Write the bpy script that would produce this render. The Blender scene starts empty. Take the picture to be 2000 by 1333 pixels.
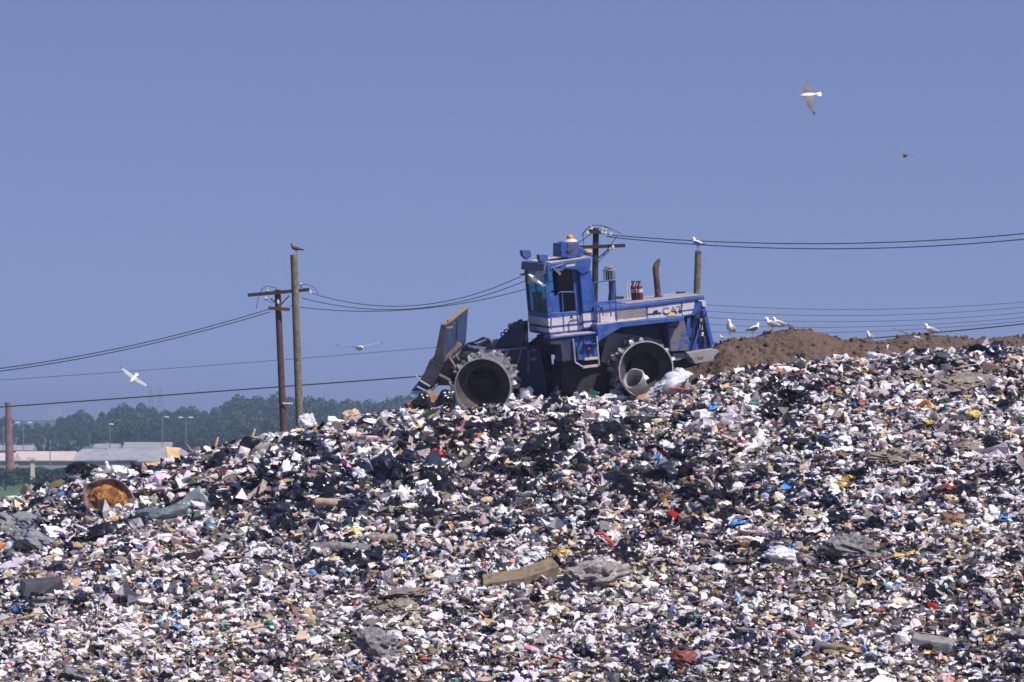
import bpy, bmesh, math, random
import numpy as np
from mathutils import Vector, Matrix

rng = np.random.default_rng(7)
random.seed(7)
scene = bpy.context.scene
COL = scene.collection
R = math.radians

# ------------------------------------------------------------------ camera
F = 7500.0                      # focal length in pixels of the 2000 px wide photograph
HZ = 820.0                      # row of the horizon
PITCH = math.atan((HZ - 666.5) / F)
cam = bpy.data.cameras.new('camera'); cam_o = bpy.data.objects.new('camera', cam); COL.objects.link(cam_o)
cam.sensor_width = 36.0; cam.lens = 36.0 * F / 2000.0
cam.clip_start = 0.5; cam.clip_end = 20000
cam_o.location = (0, 0, 0); cam_o.rotation_euler = (R(90) + PITCH, 0, 0)
scene.camera = cam_o
_c, _s = math.cos(PITCH), math.sin(PITCH)

def D(px, py):
    dx = (px - 1000.0) / F; dy = (666.5 - py) / F
    return np.array([dx, _c - dy * _s, dy * _c + _s])
def W(px, py, y):
    d = D(px, py); return d * (y / d[1])

# ------------------------------------------------------------------ noise
_tab = np.random.default_rng(3).random((256, 256))
def vnoise(x, y, seed=0):
    x = np.asarray(x, float) + seed * 17.31; y = np.asarray(y, float) + seed * 9.73
    xi = np.floor(x).astype(int); yi = np.floor(y).astype(int)
    fx = x - xi; fy = y - yi; fx = fx * fx * (3 - 2 * fx); fy = fy * fy * (3 - 2 * fy)
    a = _tab[xi % 256, yi % 256]; b = _tab[(xi + 1) % 256, yi % 256]
    c = _tab[xi % 256, (yi + 1) % 256]; d = _tab[(xi + 1) % 256, (yi + 1) % 256]
    return (a * (1 - fx) + b * fx) * (1 - fy) + (c * (1 - fx) + d * fx) * fy * 1.0
def fbm(x, y, seed=0, octv=4):
    v = 0; a = .5; t = 0
    for k in range(octv):
        v = v + a * vnoise(np.asarray(x) * 2 ** k, np.asarray(y) * 2 ** k, seed + k * 5); t += a; a *= .5
    return v / t - .5

# ------------------------------------------------------------------ object helpers
def tag(o, label=None, cat=None, group=None, kind=None):
    if label: o['label'] = label
    if cat: o['category'] = cat
    if group: o['group'] = group
    if kind: o['kind'] = kind
    return o
def empty(name, loc, label=None, cat=None, group=None):
    o = bpy.data.objects.new(name, None); o.empty_display_size = .2; COL.objects.link(o); o.location = tuple(loc)
    return tag(o, label, cat, group)
def copy_tree(o, parent=None):
    c = o.copy(); COL.objects.link(c)
    if parent: c.parent = parent
    for ch in list(o.children): copy_tree(ch, c)
    return c

class MB:
    """collects shapes, builds ONE mesh object"""
    def __init__(s, M=None): s.v = []; s.f = []; s.M = M
    def add(s, vs, fs, M=None):
        vs = np.asarray(vs, float)
        if M is not None: vs = vs @ M[:3, :3].T + M[:3, 3]
        n = len(s.v); s.v.extend(map(tuple, vs)); s.f.extend([tuple(int(i) + n for i in f) for f in fs]); return s
    def prism(s, poly, v0, v1, inset=0):
        """poly of (u,w), extruded along v"""
        n = len(poly); vs = [(p[0], v0, p[1]) for p in poly] + [(p[0], v1, p[1]) for p in poly]
        fs = [tuple(range(n)), tuple(range(2 * n - 1, n - 1, -1))] + [(i, (i + 1) % n, (i + 1) % n + n, i + n) for i in range(n)]
        return s.add(vs, fs)
    def box(s, a, b):
        (x0, y0, z0), (x1, y1, z1) = a, b
        return s.prism([(x0, z0), (x1, z0), (x1, z1), (x0, z1)], y0, y1)
    def obox(s, p, q, wdt, hgt, up=(0, 0, 1)):
        """bar from p to q with a rectangular section"""
        p = np.array(p, float); q = np.array(q, float); d = q - p; L = np.linalg.norm(d); d /= L
        up = np.array(up, float); sd = np.cross(d, up)
        if np.linalg.norm(sd) < 1e-4: sd = np.cross(d, (1, 0, 0))
        sd /= np.linalg.norm(sd); u2 = np.cross(sd, d)
        vs = []
        for e in (p, q):
            for a, b in ((-1, -1), (1, -1), (1, 1), (-1, 1)): vs.append(e + sd * a * wdt / 2 + u2 * b * hgt / 2)
        return s.add(vs, [(0, 1, 2, 3), (7, 6, 5, 4), (0, 4, 5, 1), (1, 5, 6, 2), (2, 6, 7, 3), (3, 7, 4, 0)])
    def tube(s, pts, r, n=8, cap=True):
        pts = [np.array(p, float) for p in pts]; rs = r if hasattr(r, '__len__') else [r] * len(pts)
        rings = []; prev = None
        for i, p in enumerate(pts):
            d = pts[min(i + 1, len(pts) - 1)] - pts[max(i - 1, 0)]; d = d / (np.linalg.norm(d) + 1e-12)
            if prev is None:
                a = np.cross(d, (0, 0, 1.0))
                if np.linalg.norm(a) < .1: a = np.cross(d, (1.0, 0, 0))
            else: a = prev - d * (prev @ d)
            a = a / (np.linalg.norm(a) + 1e-12); prev = a; b = np.cross(d, a)
            rr = rs[i]; ra, rb = (rr if hasattr(rr, '__len__') else (rr, rr))
            rings.append([p + a * math.cos(t) * ra + b * math.sin(t) * rb for t in [2 * math.pi * k / n for k in range(n)]])
        vs = [v for rg in rings for v in rg]; fs = []
        for i in range(len(rings) - 1):
            for k in range(n):
                k2 = (k + 1) % n; fs.append((i * n + k, i * n + k2, (i + 1) * n + k2, (i + 1) * n + k))
        if cap: fs.append(tuple(range(n))[::-1]); fs.append(tuple((len(rings) - 1) * n + k for k in range(n)))
        return s.add(vs, fs)
    def lathe(s, prof, c=(0, 0, 0), axis='v', n=32, closed=False):
        """prof: (radius, offset along axis)"""
        vs = []; m = len(prof)
        for k in range(n):
            t = 2 * math.pi * k / n; ct, st = math.cos(t), math.sin(t)
            for r_, h in prof:
                if axis == 'v': vs.append((c[0] + r_ * ct, c[1] + h, c[2] + r_ * st))
                else: vs.append((c[0] + r_ * ct, c[1] + r_ * st, c[2] + h))
        fs = []
        for k in range(n):
            k2 = (k + 1) % n
            for j in range(m - 1 if not closed else m):
                j2 = (j + 1) % m; fs.append((k * m + j, k * m + j2, k2 * m + j2, k2 * m + j))
        return s.add(vs, fs)
    def build(s, name, mat, parent=None, smooth=False, bevel=0, root=None):
        vs = np.array(s.v, float)
        if s.M is not None: vs = vs @ s.M[:3, :3].T + s.M[:3, 3]
        if root is not None: vs = vs - np.array(root)
        me = bpy.data.meshes.new(name); me.from_pydata([tuple(v) for v in vs], [], s.f); me.update()
        bm = bmesh.new(); bm.from_mesh(me)
        bmesh.ops.remove_doubles(bm, verts=bm.verts, dist=1e-5)
        bmesh.ops.recalc_face_normals(bm, faces=bm.faces)
        bm.to_mesh(me); bm.free()
        if smooth:
            for p in me.polygons: p.use_smooth = True
            me.set_sharp_from_angle(angle=R(38))
        me.materials.append(mat)
        o = bpy.data.objects.new(name, me); COL.objects.link(o)
        if parent is not None: o.parent = parent
        if bevel:
            b = o.modifiers.new('bevel', 'BEVEL'); b.width = bevel; b.segments = 2; b.limit_method = 'ANGLE'; b.angle_limit = R(40)
        return o

def np_mesh(name, V, Fc, mat, smooth=False, parent=None, cols=None, mats=None, mindex=None):
    """V (n,3), Fc (m,k) constant k"""
    me = bpy.data.meshes.new(name)
    k = Fc.shape[1]
    me.vertices.add(len(V)); me.vertices.foreach_set('co', V.astype(np.float32).ravel())
    me.loops.add(Fc.size); me.loops.foreach_set('vertex_index', Fc.astype(np.int32).ravel())
    me.polygons.add(len(Fc)); me.polygons.foreach_set('loop_start', (np.arange(len(Fc)) * k).astype(np.int32))
    me.polygons.foreach_set('loop_total', np.full(len(Fc), k, np.int32))
    me.polygons.foreach_set('use_smooth', np.full(len(Fc), smooth, bool))
    if mindex is not None: me.polygons.foreach_set('material_index', mindex.astype(np.int32))
    me.update(calc_edges=True)
    if cols is not None:
        at = me.attributes.new('Col', 'FLOAT_COLOR', 'FACE'); at.data.foreach_set('color', cols.astype(np.float32).ravel())
    for m in (mats or [mat]): me.materials.append(m)
    o = bpy.data.objects.new(name, me); COL.objects.link(o)
    if parent: o.parent = parent
    return o

# ------------------------------------------------------------------ materials
def new_mat(name):
    m = bpy.data.materials.new(name); m.use_nodes = True; nt = m.node_tree
    return m, nt, nt.nodes['Principled BSDF']
def mat(name, col, rough=.6, metal=0, var=.25, scale=4, dirt=None, dirt_amt=.0, dscale=3, bump=0, bscale=30, spec=.5, alt=None):
    """procedural paint: base colour varied by noise, optional second (dirt) colour in patches"""
    m, nt, b = new_mat(name); N = nt.nodes; L = nt.links
    tc = N.new('ShaderNodeTexCoord'); n1 = N.new('ShaderNodeTexNoise'); n1.inputs['Scale'].default_value = scale; n1.inputs['Detail'].default_value = 6
    L.new(tc.outputs['Object'], n1.inputs['Vector'])
    mx = N.new('ShaderNodeMix'); mx.data_type = 'RGBA'
    c1 = [max(0, c * (1 - var)) for c in col[:3]] + [1]; c2 = ([min(1, c * (1 + var)) for c in col[:3]] + [1]) if alt is None else list(alt) + [1]
    mx.inputs[6].default_value = c1; mx.inputs[7].default_value = c2
    rp = N.new('ShaderNodeMapRange'); rp.inputs[1].default_value = .35; rp.inputs[2].default_value = .65
    L.new(n1.outputs['Fac'], rp.inputs[0]); L.new(rp.outputs[0], mx.inputs[0])
    out = mx.outputs[2]
    b.inputs['Roughness'].default_value = rough
    if dirt is not None:
        n2 = N.new('ShaderNodeTexNoise'); n2.inputs['Scale'].default_value = dscale; n2.inputs['Detail'].default_value = 8; n2.inputs['Roughness'].default_value = .7
        L.new(tc.outputs['Object'], n2.inputs['Vector'])
        r2 = N.new('ShaderNodeMapRange'); r2.inputs[1].default_value = .62 - dirt_amt * .3; r2.inputs[2].default_value = .78 - dirt_amt * .3
        L.new(n2.outputs['Fac'], r2.inputs[0])
        m2 = N.new('ShaderNodeMix'); m2.data_type = 'RGBA'; m2.inputs[7].default_value = list(dirt) + [1]
        L.new(r2.outputs[0], m2.inputs[0]); L.new(out, m2.inputs[6]); out = m2.outputs[2]
        m3 = N.new('ShaderNodeMapRange'); m3.inputs[3].default_value = rough; m3.inputs[4].default_value = .9
        L.new(r2.outputs[0], m3.inputs[0]); L.new(m3.outputs[0], b.inputs['Roughness'])
    L.new(out, b.inputs['Base Color'])
    b.inputs['Metallic'].default_value = metal
    b.inputs['Specular IOR Level'].default_value = spec
    if bump:
        nb = N.new('ShaderNodeTexNoise'); nb.inputs['Scale'].default_value = bscale; nb.inputs['Detail'].default_value = 5
        L.new(tc.outputs['Object'], nb.inputs['Vector'])
        bp = N.new('ShaderNodeBump'); bp.inputs['Strength'].default_value = 1; bp.inputs['Distance'].default_value = bump
        L.new(nb.outputs['Fac'], bp.inputs['Height']); L.new(bp.outputs[0], b.inputs['Normal'])
    return m
def attr_mat(name, rough, spec=.5, bump=.01, bscale=25, sheen=0, transl=0):
    m, nt, b = new_mat(name); N = nt.nodes; L = nt.links
    a = N.new('ShaderNodeAttribute'); a.attribute_name = 'Col'
    tc = N.new('ShaderNodeTexCoord'); n = N.new('ShaderNodeTexNoise'); n.inputs['Scale'].default_value = 9; n.inputs['Detail'].default_value = 5
    L.new(tc.outputs['Object'], n.inputs['Vector'])
    mp = N.new('ShaderNodeMapRange'); mp.inputs[1].default_value = .3; mp.inputs[2].default_value = .7; mp.inputs[3].default_value = .72; mp.inputs[4].default_value = 1.12
    L.new(n.outputs['Fac'], mp.inputs[0])
    mx = N.new('ShaderNodeMix'); mx.data_type = 'RGBA'; mx.blend_type = 'MULTIPLY'; mx.inputs[0].default_value = 1
    L.new(a.outputs['Color'], mx.inputs[6]); L.new(mp.outputs[0], mx.inputs[7]); L.new(mx.outputs[2], b.inputs['Base Color'])
    b.inputs['Roughness'].default_value = rough; b.inputs['Specular IOR Level'].default_value = spec
    nb = N.new('ShaderNodeTexNoise'); nb.inputs['Scale'].default_value = bscale; nb.inputs['Detail'].default_value = 4
    L.new(tc.outputs['Object'], nb.inputs['Vector'])
    bp = N.new('ShaderNodeBump'); bp.inputs['Distance'].default_value = bump; L.new(nb.outputs['Fac'], bp.inputs['Height']); L.new(bp.outputs[0], b.inputs['Normal'])
    return m

M = {}
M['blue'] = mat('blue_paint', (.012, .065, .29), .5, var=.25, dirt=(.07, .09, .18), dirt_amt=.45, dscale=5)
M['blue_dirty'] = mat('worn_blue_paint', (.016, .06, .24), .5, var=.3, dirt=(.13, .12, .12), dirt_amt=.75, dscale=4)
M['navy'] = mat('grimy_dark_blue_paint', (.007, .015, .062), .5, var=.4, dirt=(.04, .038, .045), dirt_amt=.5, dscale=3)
M['stripe'] = mat('off_white_stripe_paint', (.50, .475, .50), .5, var=.08, dirt=(.3, .27, .25), dirt_amt=.3, dscale=7)
M['dust'] = mat('dust_covered_tread_plate', (.46, .38, .33), .9, var=.2, dirt=(.25, .22, .2), dirt_amt=.4, dscale=9)
M['dust_grey'] = mat('dusty_lavender_grey_sheet', (.27, .26, .29), .85, var=.2, dirt=(.36, .31, .27), dirt_amt=.3, dscale=6)
M['steel'] = mat('polished_worn_steel', (.55, .56, .60), .42, metal=.75, var=.25, scale=12, dirt=(.25, .22, .2), dirt_amt=.35, dscale=6, bump=.01, bscale=18)
M['cleat'] = mat('bright_worn_cleat_steel', (.34, .34, .37), .42, metal=.5, var=.3, scale=14, dirt=(.12, .105, .095), dirt_amt=.6, dscale=9)
M['rim'] = mat('scraped_steel_drum', (.20, .20, .22), .5, metal=.5, var=.3, scale=6, dirt=(.18, .16, .15), dirt_amt=.5, dscale=4)
M['drum_in'] = mat('rusty_brown_drum_interior', (.045, .037, .036), .8, var=.35, scale=5, dirt=(.08, .065, .06), dirt_amt=.4)
M['dark'] = mat('black_undercarriage', (.012, .011, .014), .7, var=.5, scale=5)
M['grey'] = mat('grey_dusty_steel', (.20, .20, .22), .7, var=.25, dirt=(.27, .24, .2), dirt_amt=.5)
M['grille'] = mat('grey_grille_mesh', (.20, .19, .20), .8, var=.35, scale=40)
M['black'] = mat('black_rubber', (.015, .015, .018), .5, var=.3)
M['rust'] = mat('dark_rusty_exhaust', (.06, .035, .03), .8, var=.4, scale=8, dirt=(.16, .09, .06), dirt_amt=.4)
M['rust_grey'] = mat('bare_galvanised_metal', (.35, .35, .36), .5, metal=.3, var=.2)
M['red'] = mat('dark_red_enamel', (.11, .010, .016), .4, var=.2)
M['whitelab'] = mat('white_label', (.42, .40, .42), .6, var=.08)
M['orange'] = mat('amber_beacon_plastic', (.65, .22, .015), .35, var=.15)
M['beige'] = mat('beige_beacon_base', (.55, .48, .38), .6, var=.12)
M['tan'] = mat('tan_foam_filter', (.42, .26, .15), .9, var=.25, scale=12)
M['yellow'] = mat('yellow_decal', (.75, .48, .03), .5, var=.05)
M['letter'] = mat('black_lettering', (.012, .012, .015), .5, var=.1)
M['letter_grey'] = mat('faded_pale_lettering', (.20, .19, .24), .6, var=.05)
M['wood_dirt'] = mat('tan_mud_caked_steel', (.19, .145, .105), .85, var=.25, scale=9)
M['blade'] = mat('scraped_dark_blade_steel', (.045, .043, .055), .6, metal=.1, var=.3, scale=3, dirt=(.07, .06, .055), dirt_amt=.4)
M['blade_blue'] = mat('worn_blue_blade_back', (.015, .038, .13), .6, var=.4, dirt=(.06, .06, .08), dirt_amt=.5, dscale=3)
M['seat'] = mat('black_cab_seat', (.02, .02, .022), .7, var=.2)
def glass(name, tint, alpha):
    m, nt, b = new_mat(name); N = nt.nodes; L = nt.links
    t = N.new('ShaderNodeBsdfTransparent'); t.inputs[0].default_value = tint + (1,)
    g = N.new('ShaderNodeBsdfGlossy'); g.inputs['Roughness'].default_value = .08; g.inputs[0].default_value = (.8, .9, 1, 1)
    mx = N.new('ShaderNodeMixShader'); mx.inputs[0].default_value = alpha
    tc = N.new('ShaderNodeTexCoord'); nz = N.new('ShaderNodeTexNoise'); nz.inputs['Scale'].default_value = 2.5
    L.new(tc.outputs['Object'], nz.inputs['Vector']); mr = N.new('ShaderNodeMapRange'); mr.inputs[3].default_value = alpha * .5; mr.inputs[4].default_value = alpha * 1.5
    L.new(nz.outputs['Fac'], mr.inputs[0]); L.new(mr.outputs[0], mx.inputs[0])
    L.new(t.outputs[0], mx.inputs[1]); L.new(g.outputs[0], mx.inputs[2]); L.new(mx.outputs[0], N['Material Output'].inputs[0]); return m
M['glass'] = glass('teal_tinted_glass', (.42, .74, .80), .08)
M['glass_dark'] = glass('dark_tinted_glass', (.12, .17, .2), .06)

# ------------------------------------------------------------------ light and sky
SUN = np.array([.50, -.42, .78]); SUN /= np.linalg.norm(SUN)
sl = bpy.data.lights.new('sun', 'SUN'); sl.energy = 4.8; sl.angle = R(.5); sl.color = (1, .95, .90)
so = bpy.data.objects.new('sun', sl); COL.objects.link(so); so.rotation_euler = Vector(SUN).to_track_quat('Z', 'Y').to_euler(); so.location = (40, 40, 60)
world = bpy.data.worlds.new('World'); scene.world = world; world.use_nodes = True
wn = world.node_tree; bg = wn.nodes['Background']
sky = wn.nodes.new('ShaderNodeTexSky'); sky.sky_type = 'NISHITA'; sky.sun_disc = False
sky.sun_elevation = math.asin(SUN[2]); sky.sun_rotation = math.atan2(SUN[0], SUN[1]); sky.altitude = 0; sky.air_density = 1; sky.dust_density = .6; sky.ozone_density = 2.5
tcw = wn.nodes.new('ShaderNodeTexCoord'); va = wn.nodes.new('ShaderNodeVectorMath'); va.operation = 'MULTIPLY_ADD'
va.inputs[1].default_value = (1, 1, SKY_K if 'SKY_K' in globals() else 1.6); va.inputs[2].default_value = (0, 0, .28)
vn = wn.nodes.new('ShaderNodeVectorMath'); vn.operation = 'NORMALIZE'
wn.links.new(tcw.outputs['Generated'], va.inputs[0]); wn.links.new(va.outputs[0], vn.inputs[0]); wn.links.new(vn.outputs[0], sky.inputs[0])
tm = wn.nodes.new('ShaderNodeMix'); tm.data_type = 'RGBA'; tm.blend_type = 'MULTIPLY'; tm.inputs[0].default_value = 1; tm.inputs[7].default_value = (1.0, .82, .92, 1)
wn.links.new(sky.outputs[0], tm.inputs[6]); wn.links.new(tm.outputs[2], bg.inputs[0]); bg.inputs[1].default_value = .125
vs = scene.view_settings; vs.view_transform = 'Standard'; vs.look = 'None'; vs.gamma = 1; vs.exposure = .3; vs.use_curve_mapping = False
scene.render.engine = 'CYCLES'
scene.cycles.max_bounces = 6; scene.cycles.transparent_max_bounces = 12; scene.cycles.volume_bounces = 0
scene.render.film_transparent = False
scene.cycles.filter_width = 1.6
# ================================================================== terrain
GZ = -12.0
_cpx = np.array([-900, -300, 0, 150, 300, 450, 600, 700, 800, 920, 1040, 1150, 1250, 1320, 1380, 1450, 1600, 1800, 2000, 2400, 3000.])
_cpy = np.array([1120, 1050, 990, 951, 926, 886, 852, 828, 812, 807, 792, 788, 788, 774, 746, 728, 716, 705, 690, 680, 680.])
_cx = (_cpx - 1000) / F * 100; _cz = (HZ - _cpy) / F * 100
def zcrest(x): return np.interp(x, _cx, _cz)
def hill(x, y, lumps=True):
    x = np.asarray(x, float); y = np.asarray(y, float)
    zc = zcrest(x * 100 / np.clip(y, 60, 140)); zb = -6.05
    s = (y - 83.0) / 17.0
    g = np.where(s < .8, s * 1.07, .856 + (1 - .856) * np.sin(np.clip((s - .8) / .2, 0, 1) * math.pi / 2))
    z = zb + (zc - zb) * g
    left = np.clip((-x - 1.5) / 5, 0, 1)
    beh = np.clip(y - 100, 0, None)
    zz = zc - beh * (.45 * left) + np.where(left > 0, 0, .0)
    zz = zz - np.clip(beh - 9, 0, None) * .45
    z = np.where(y > 100, zz, z)
    # valley and the bank the photographer stands on
    near = -7.5 + 5.7 * np.clip((40 - y) / 38, 0, 1)
    low = zb - (83 - y) * .25
    z = np.where(y < 83, np.maximum(low, near), z)
    z = np.maximum(z, GZ - .5)
    if lumps:
        amp = np.clip((y - 70) / 10, 0, 1) * np.clip((118 - y) / 8, 0, 1)
        fl = 1 - .75 * np.exp(-(((x - 1.8) / 5.5) ** 2)) * (y > 98.5) * (y < 108)
        z = z + amp * fl * (fbm(x / 3.2, y / 3.2, 1, 3) * .55 + fbm(x / .7, y / .7, 2, 3) * .22)
    return z
def hit(px, py):
    """where the line of sight through a pixel meets the slope"""
    d = D(px, py); ys = np.arange(78, 112, .04); P = d[None] * (ys / d[1])[:, None]
    h = hill(P[:, 0], ys); k = np.where(P[:, 2] < h)[0]
    if not len(k):                                             # just above the skyline: stand it on the crest below
        for dy in range(2, 80, 2):
            q = D(px, py + dy); k = np.where((q[None] * (ys / q[1])[:, None])[:, 2] < h)[0]
            if len(k): i = k[0]; return np.array([P[i, 0], ys[i] - .2, min(P[i, 2] - .05, h[i] + .22)])
    i = k[0] if len(k) else len(ys) - 1
    return np.array([P[i, 0], ys[i], h[i]])

M['soil'] = mat('grey_brown_landfill_soil', (.05, .042, .036), .95, var=.4, scale=3, dirt=(.03, .027, .025), dirt_amt=.5, bump=.05, bscale=8)
M['dirt'] = mat('brown_cover_soil', (.108, .070, .047), .97, var=.3, scale=2.2, dirt=(.055, .033, .023), dirt_amt=.45, dscale=2.2, bump=.16, bscale=5)
def grid_mesh(name, xs, ys, zf, m, smooth=True):
    X, Y = np.meshgrid(xs, ys); Z = zf(X, Y); V = np.stack([X, Y, Z], -1).reshape(-1, 3)
    nx, ny = len(xs), len(ys); i = np.arange(nx - 1)[None] + np.arange(ny - 1)[:, None] * nx; i = i.ravel()
    return np_mesh(name, V, np.stack([i, i + 1, i + nx + 1, i + nx], -1), m, smooth)
o = grid_mesh('hill', np.concatenate([np.linspace(-140, -24, 40), np.linspace(-23.5, 23.5, 300), np.linspace(24, 140, 40)]),
              np.concatenate([np.linspace(-30, 78, 60), np.linspace(78.4, 112, 240), np.linspace(112.5, 150, 40)]), hill, M['soil'])
tag(o, kind='structure')

# distant ground: one sheet to the horizon, grass with paler patches
m, nt, b = new_mat('distant_field'); N = nt.nodes; L = nt.links
tc = N.new('ShaderNodeTexCoord'); n1 = N.new('ShaderNodeTexNoise'); n1.inputs['Scale'].default_value = .03; n1.inputs['Detail'].default_value = 8
L.new(tc.outputs['Object'], n1.inputs['Vector'])
cr = N.new('ShaderNodeValToRGB'); e = cr.color_ramp.elements
e[0].position = .35; e[0].color = (.035, .075, .03, 1); e[1].position = .7; e[1].color = (.11, .12, .06, 1)
x_ = cr.color_ramp.elements.new(.52); x_.color = (.06, .11, .045, 1)
L.new(n1.outputs['Fac'], cr.inputs[0]); L.new(cr.outputs[0], b.inputs['Base Color']); b.inputs['Roughness'].default_value = .95
M['field'] = m
gx = np.array([-9000, -3000, -1000, -400, -150, 150, 400, 1000, 3000, 9000.]); gy = np.array([-190, -100, -50, -20, 0, 150, 300, 500, 800, 1300, 2500, 5000, 9700.])
tag(grid_mesh('ground', gx, gy, lambda X, Y: X * 0 + GZ, M['field']), kind='structure')

# brown earth berm behind the rubbish on the right
_bx = np.array([1300, 1375, 1395, 1415, 1450, 1485, 1520, 1545, 1572, 1600, 1640, 1675, 1705, 1735, 1765, 1800, 1830, 1860, 1900, 1945, 2000, 2100, 2300, 3000.])
_by = np.array([740, 705, 676, 664, 661, 657, 648, 645, 643, 650, 661, 664, 666, 666, 658, 657, 659, 661, 666, 661, 660, 655, 662, 668.])
BY = 105.0
_wx = (_bx - 1000) / F * BY; _wz = (HZ - _by) / F * BY
def berm(X, Y):
    top = np.interp(X, _wx, _wz) ; base = hill(X, Y, False) - .4
    prof = np.clip(1 - np.abs(Y - BY) / 4.2, 0, 1); prof = prof * prof * (3 - 2 * prof)
    prof = prof ** .8
    cl = fbm(X / 1.3, Y / 1.3, 8, 4) * .35 + np.abs(fbm(X / .42, Y / .42, 12, 4)) * .34
    return base + (top - base) * prof + (cl - .05) * np.clip(prof * 3, 0, 1) * (1 - .55 * np.clip((prof - .8) * 5, 0, 1))
o = grid_mesh('dirt_mound', np.linspace(3.9, 26, 330), np.linspace(100.9, 109.2, 130), berm, M['dirt'])
tag(o, 'long mound of bare brown earth behind the rubbish on the right', 'dirt mound', kind='structure')
# clods on the berm
def ico(sub):
    bm = bmesh.new(); bmesh.ops.create_icosphere(bm, subdivisions=sub, radius=1); V = np.array([v.co[:] for v in bm.verts]); Fa = np.array([[v.index for v in f.verts] for f in bm.faces]); bm.free(); return V, Fa
ICO1, ICO1F = ico(1); ICO2, ICO2F = ico(2); ICO3, ICO3F = ico(3); ICO4, ICO4F = ico(4)

def rot_mats(n, r, tilt=None):
    """random rotations; tilt limits the lean away from lying flat"""
    a = r.random(n) * 2 * np.pi
    if tilt is None: q = r.normal(size=(n, 4)); q /= np.linalg.norm(q, axis=1)[:, None]
    else:
        b_ = r.random(n) * 2 * np.pi; t = np.abs(r.normal(0, tilt, n)) / 2
        ax = np.stack([np.cos(b_), np.sin(b_), 0 * b_], -1)
        q1 = np.concatenate([np.cos(t)[:, None], ax * np.sin(t)[:, None]], 1)
        q2 = np.stack([np.cos(a / 2), 0 * a, 0 * a, np.sin(a / 2)], -1)
        w1, x1, y1, z1 = q1.T; w2, x2, y2, z2 = q2.T
        q = np.stack([w1*w2-x1*x2-y1*y2-z1*z2, w1*x2+x1*w2+y1*z2-z1*y2, w1*y2-x1*z2+y1*w2+z1*x2, w1*z2+x1*y2-y1*x2+z1*w2], -1)
    w, x, y, z = q.T
    return np.stack([1-2*(y*y+z*z), 2*(x*y-z*w), 2*(x*z+y*w), 2*(x*y+z*w), 1-2*(x*x+z*z), 2*(y*z-x*w), 2*(x*z-y*w), 2*(y*z+x*w), 1-2*(x*x+y*y)], -1).reshape(-1, 3, 3)

def tri_protos(r):
    P = []
    for k in range(10):                                        # crumpled chunks
        P.append((ICO1 * (r.uniform(.55, 1.15, (len(ICO1), 1))) * .62, ICO1F, None))
    for k in range(8):                                         # soft wadded lumps
        V = ICO2 * .55; n1 = r.normal(size=(5, 3)); n1 /= np.linalg.norm(n1, axis=1)[:, None]
        for q in n1: over = np.clip(V @ q - r.uniform(.18, .42), 0, None); V = V - over[:, None] * q * .8
        V = V + r.normal(0, .028, V.shape); P.append((V * np.array([1.45, .95, .62]), ICO2F, .45))
    for k in range(12):                                        # crumpled sheets
        n = 4; g = np.linspace(-.5, .5, n); X, Y = np.meshgrid(g, g)
        V = np.stack([X + r.normal(0, .09, X.shape), Y + r.normal(0, .09, X.shape), r.normal(0, .17, X.shape)], -1).reshape(-1, 3) * 1.35
        Fs = []
        for j in range(n - 1):
            for i in range(n - 1):
                a = j * n + i
                if r.random() < .12: continue
                Fs += [(a, a + 1, a + n + 1), (a, a + n + 1, a + n)]
        P.append((V, np.array(Fs), .55))
    for k in range(6):                                         # twisted strips
        n = 6; V = []
        ph = r.random() * 6; cx = np.cumsum(r.normal(0, .12, n)); cz = np.cumsum(r.normal(0, .1, n))
        for i in range(n):
            t = i / (n - 1) - .5; w = .13 * (1.2 - abs(t)); aa = ph + t * r.uniform(1, 4)
            V += [(t * 2.2, cx[i] + w * math.cos(aa), cz[i] + w * math.sin(aa)), (t * 2.2, cx[i] - w * math.cos(aa), cz[i] - w * math.sin(aa))]
        Fs = []
        for i in range(n - 1): a = 2 * i; Fs += [(a, a + 1, a + 3), (a, a + 3, a + 2)]
        P.append((np.array(V), np.array(Fs), .5))
    for k in range(3):                                         # small boxes and cartons
        B = np.array([(x, y, z) for x in (-.5, .5) for y in (-.4, .4) for z in (-.3, .3)]) + r.normal(0, .06, (8, 3))
        Fq = [(0, 1, 3, 2), (4, 6, 7, 5), (0, 4, 5, 1), (2, 3, 7, 6), (0, 2, 6, 4), (1, 5, 7, 3)]
        P.append((B, np.array([t for q in Fq for t in ((q[0], q[1], q[2]), (q[0], q[2], q[3]))]), .5))
    return P
PROTO = tri_protos(np.random.default_rng(11))

PAL = [  # colour, weight, spread, glossy
    ((.82, .78, .77), 23, .10, 0), ((.55, .53, .60), 15, .10, 0), ((.38, .335, .325), 17, .10, 0), ((.22, .185, .165), 13, .07, 0), ((.09, .078, .07), 8, .05, 0),
    ((.008, .009, .015), 19, .006, 1), ((.018, .026, .07), 11, .012, 1), ((.10, .10, .12), 4, .03, 1),  # dark navy share raised so bluish shadow colour sits in the pieces
    ((.50, .38, .24), 4.2, .08, 0), ((.62, .50, .36), 3, .08, 0), ((.34, .2, .11), 1.6, .05, 0), ((.72, .55, .58), 2.2, .06, 0),
    ((.04, .11, .38), 1.0, .03, 0), ((.10, .30, .62), .9, .04, 0), ((.06, .30, .30), .4, .03, 0), ((.05, .16, .08), .3, .03, 0),
    ((.45, .05, .035), .75, .04, 0), ((.62, .2, .07), .6, .05, 0), ((.68, .45, .10), 1.0, .06, 0), ((.65, .25, .38), .5, .05, 0), ((.5, .44, .62), .6, .05, 0)]
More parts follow.
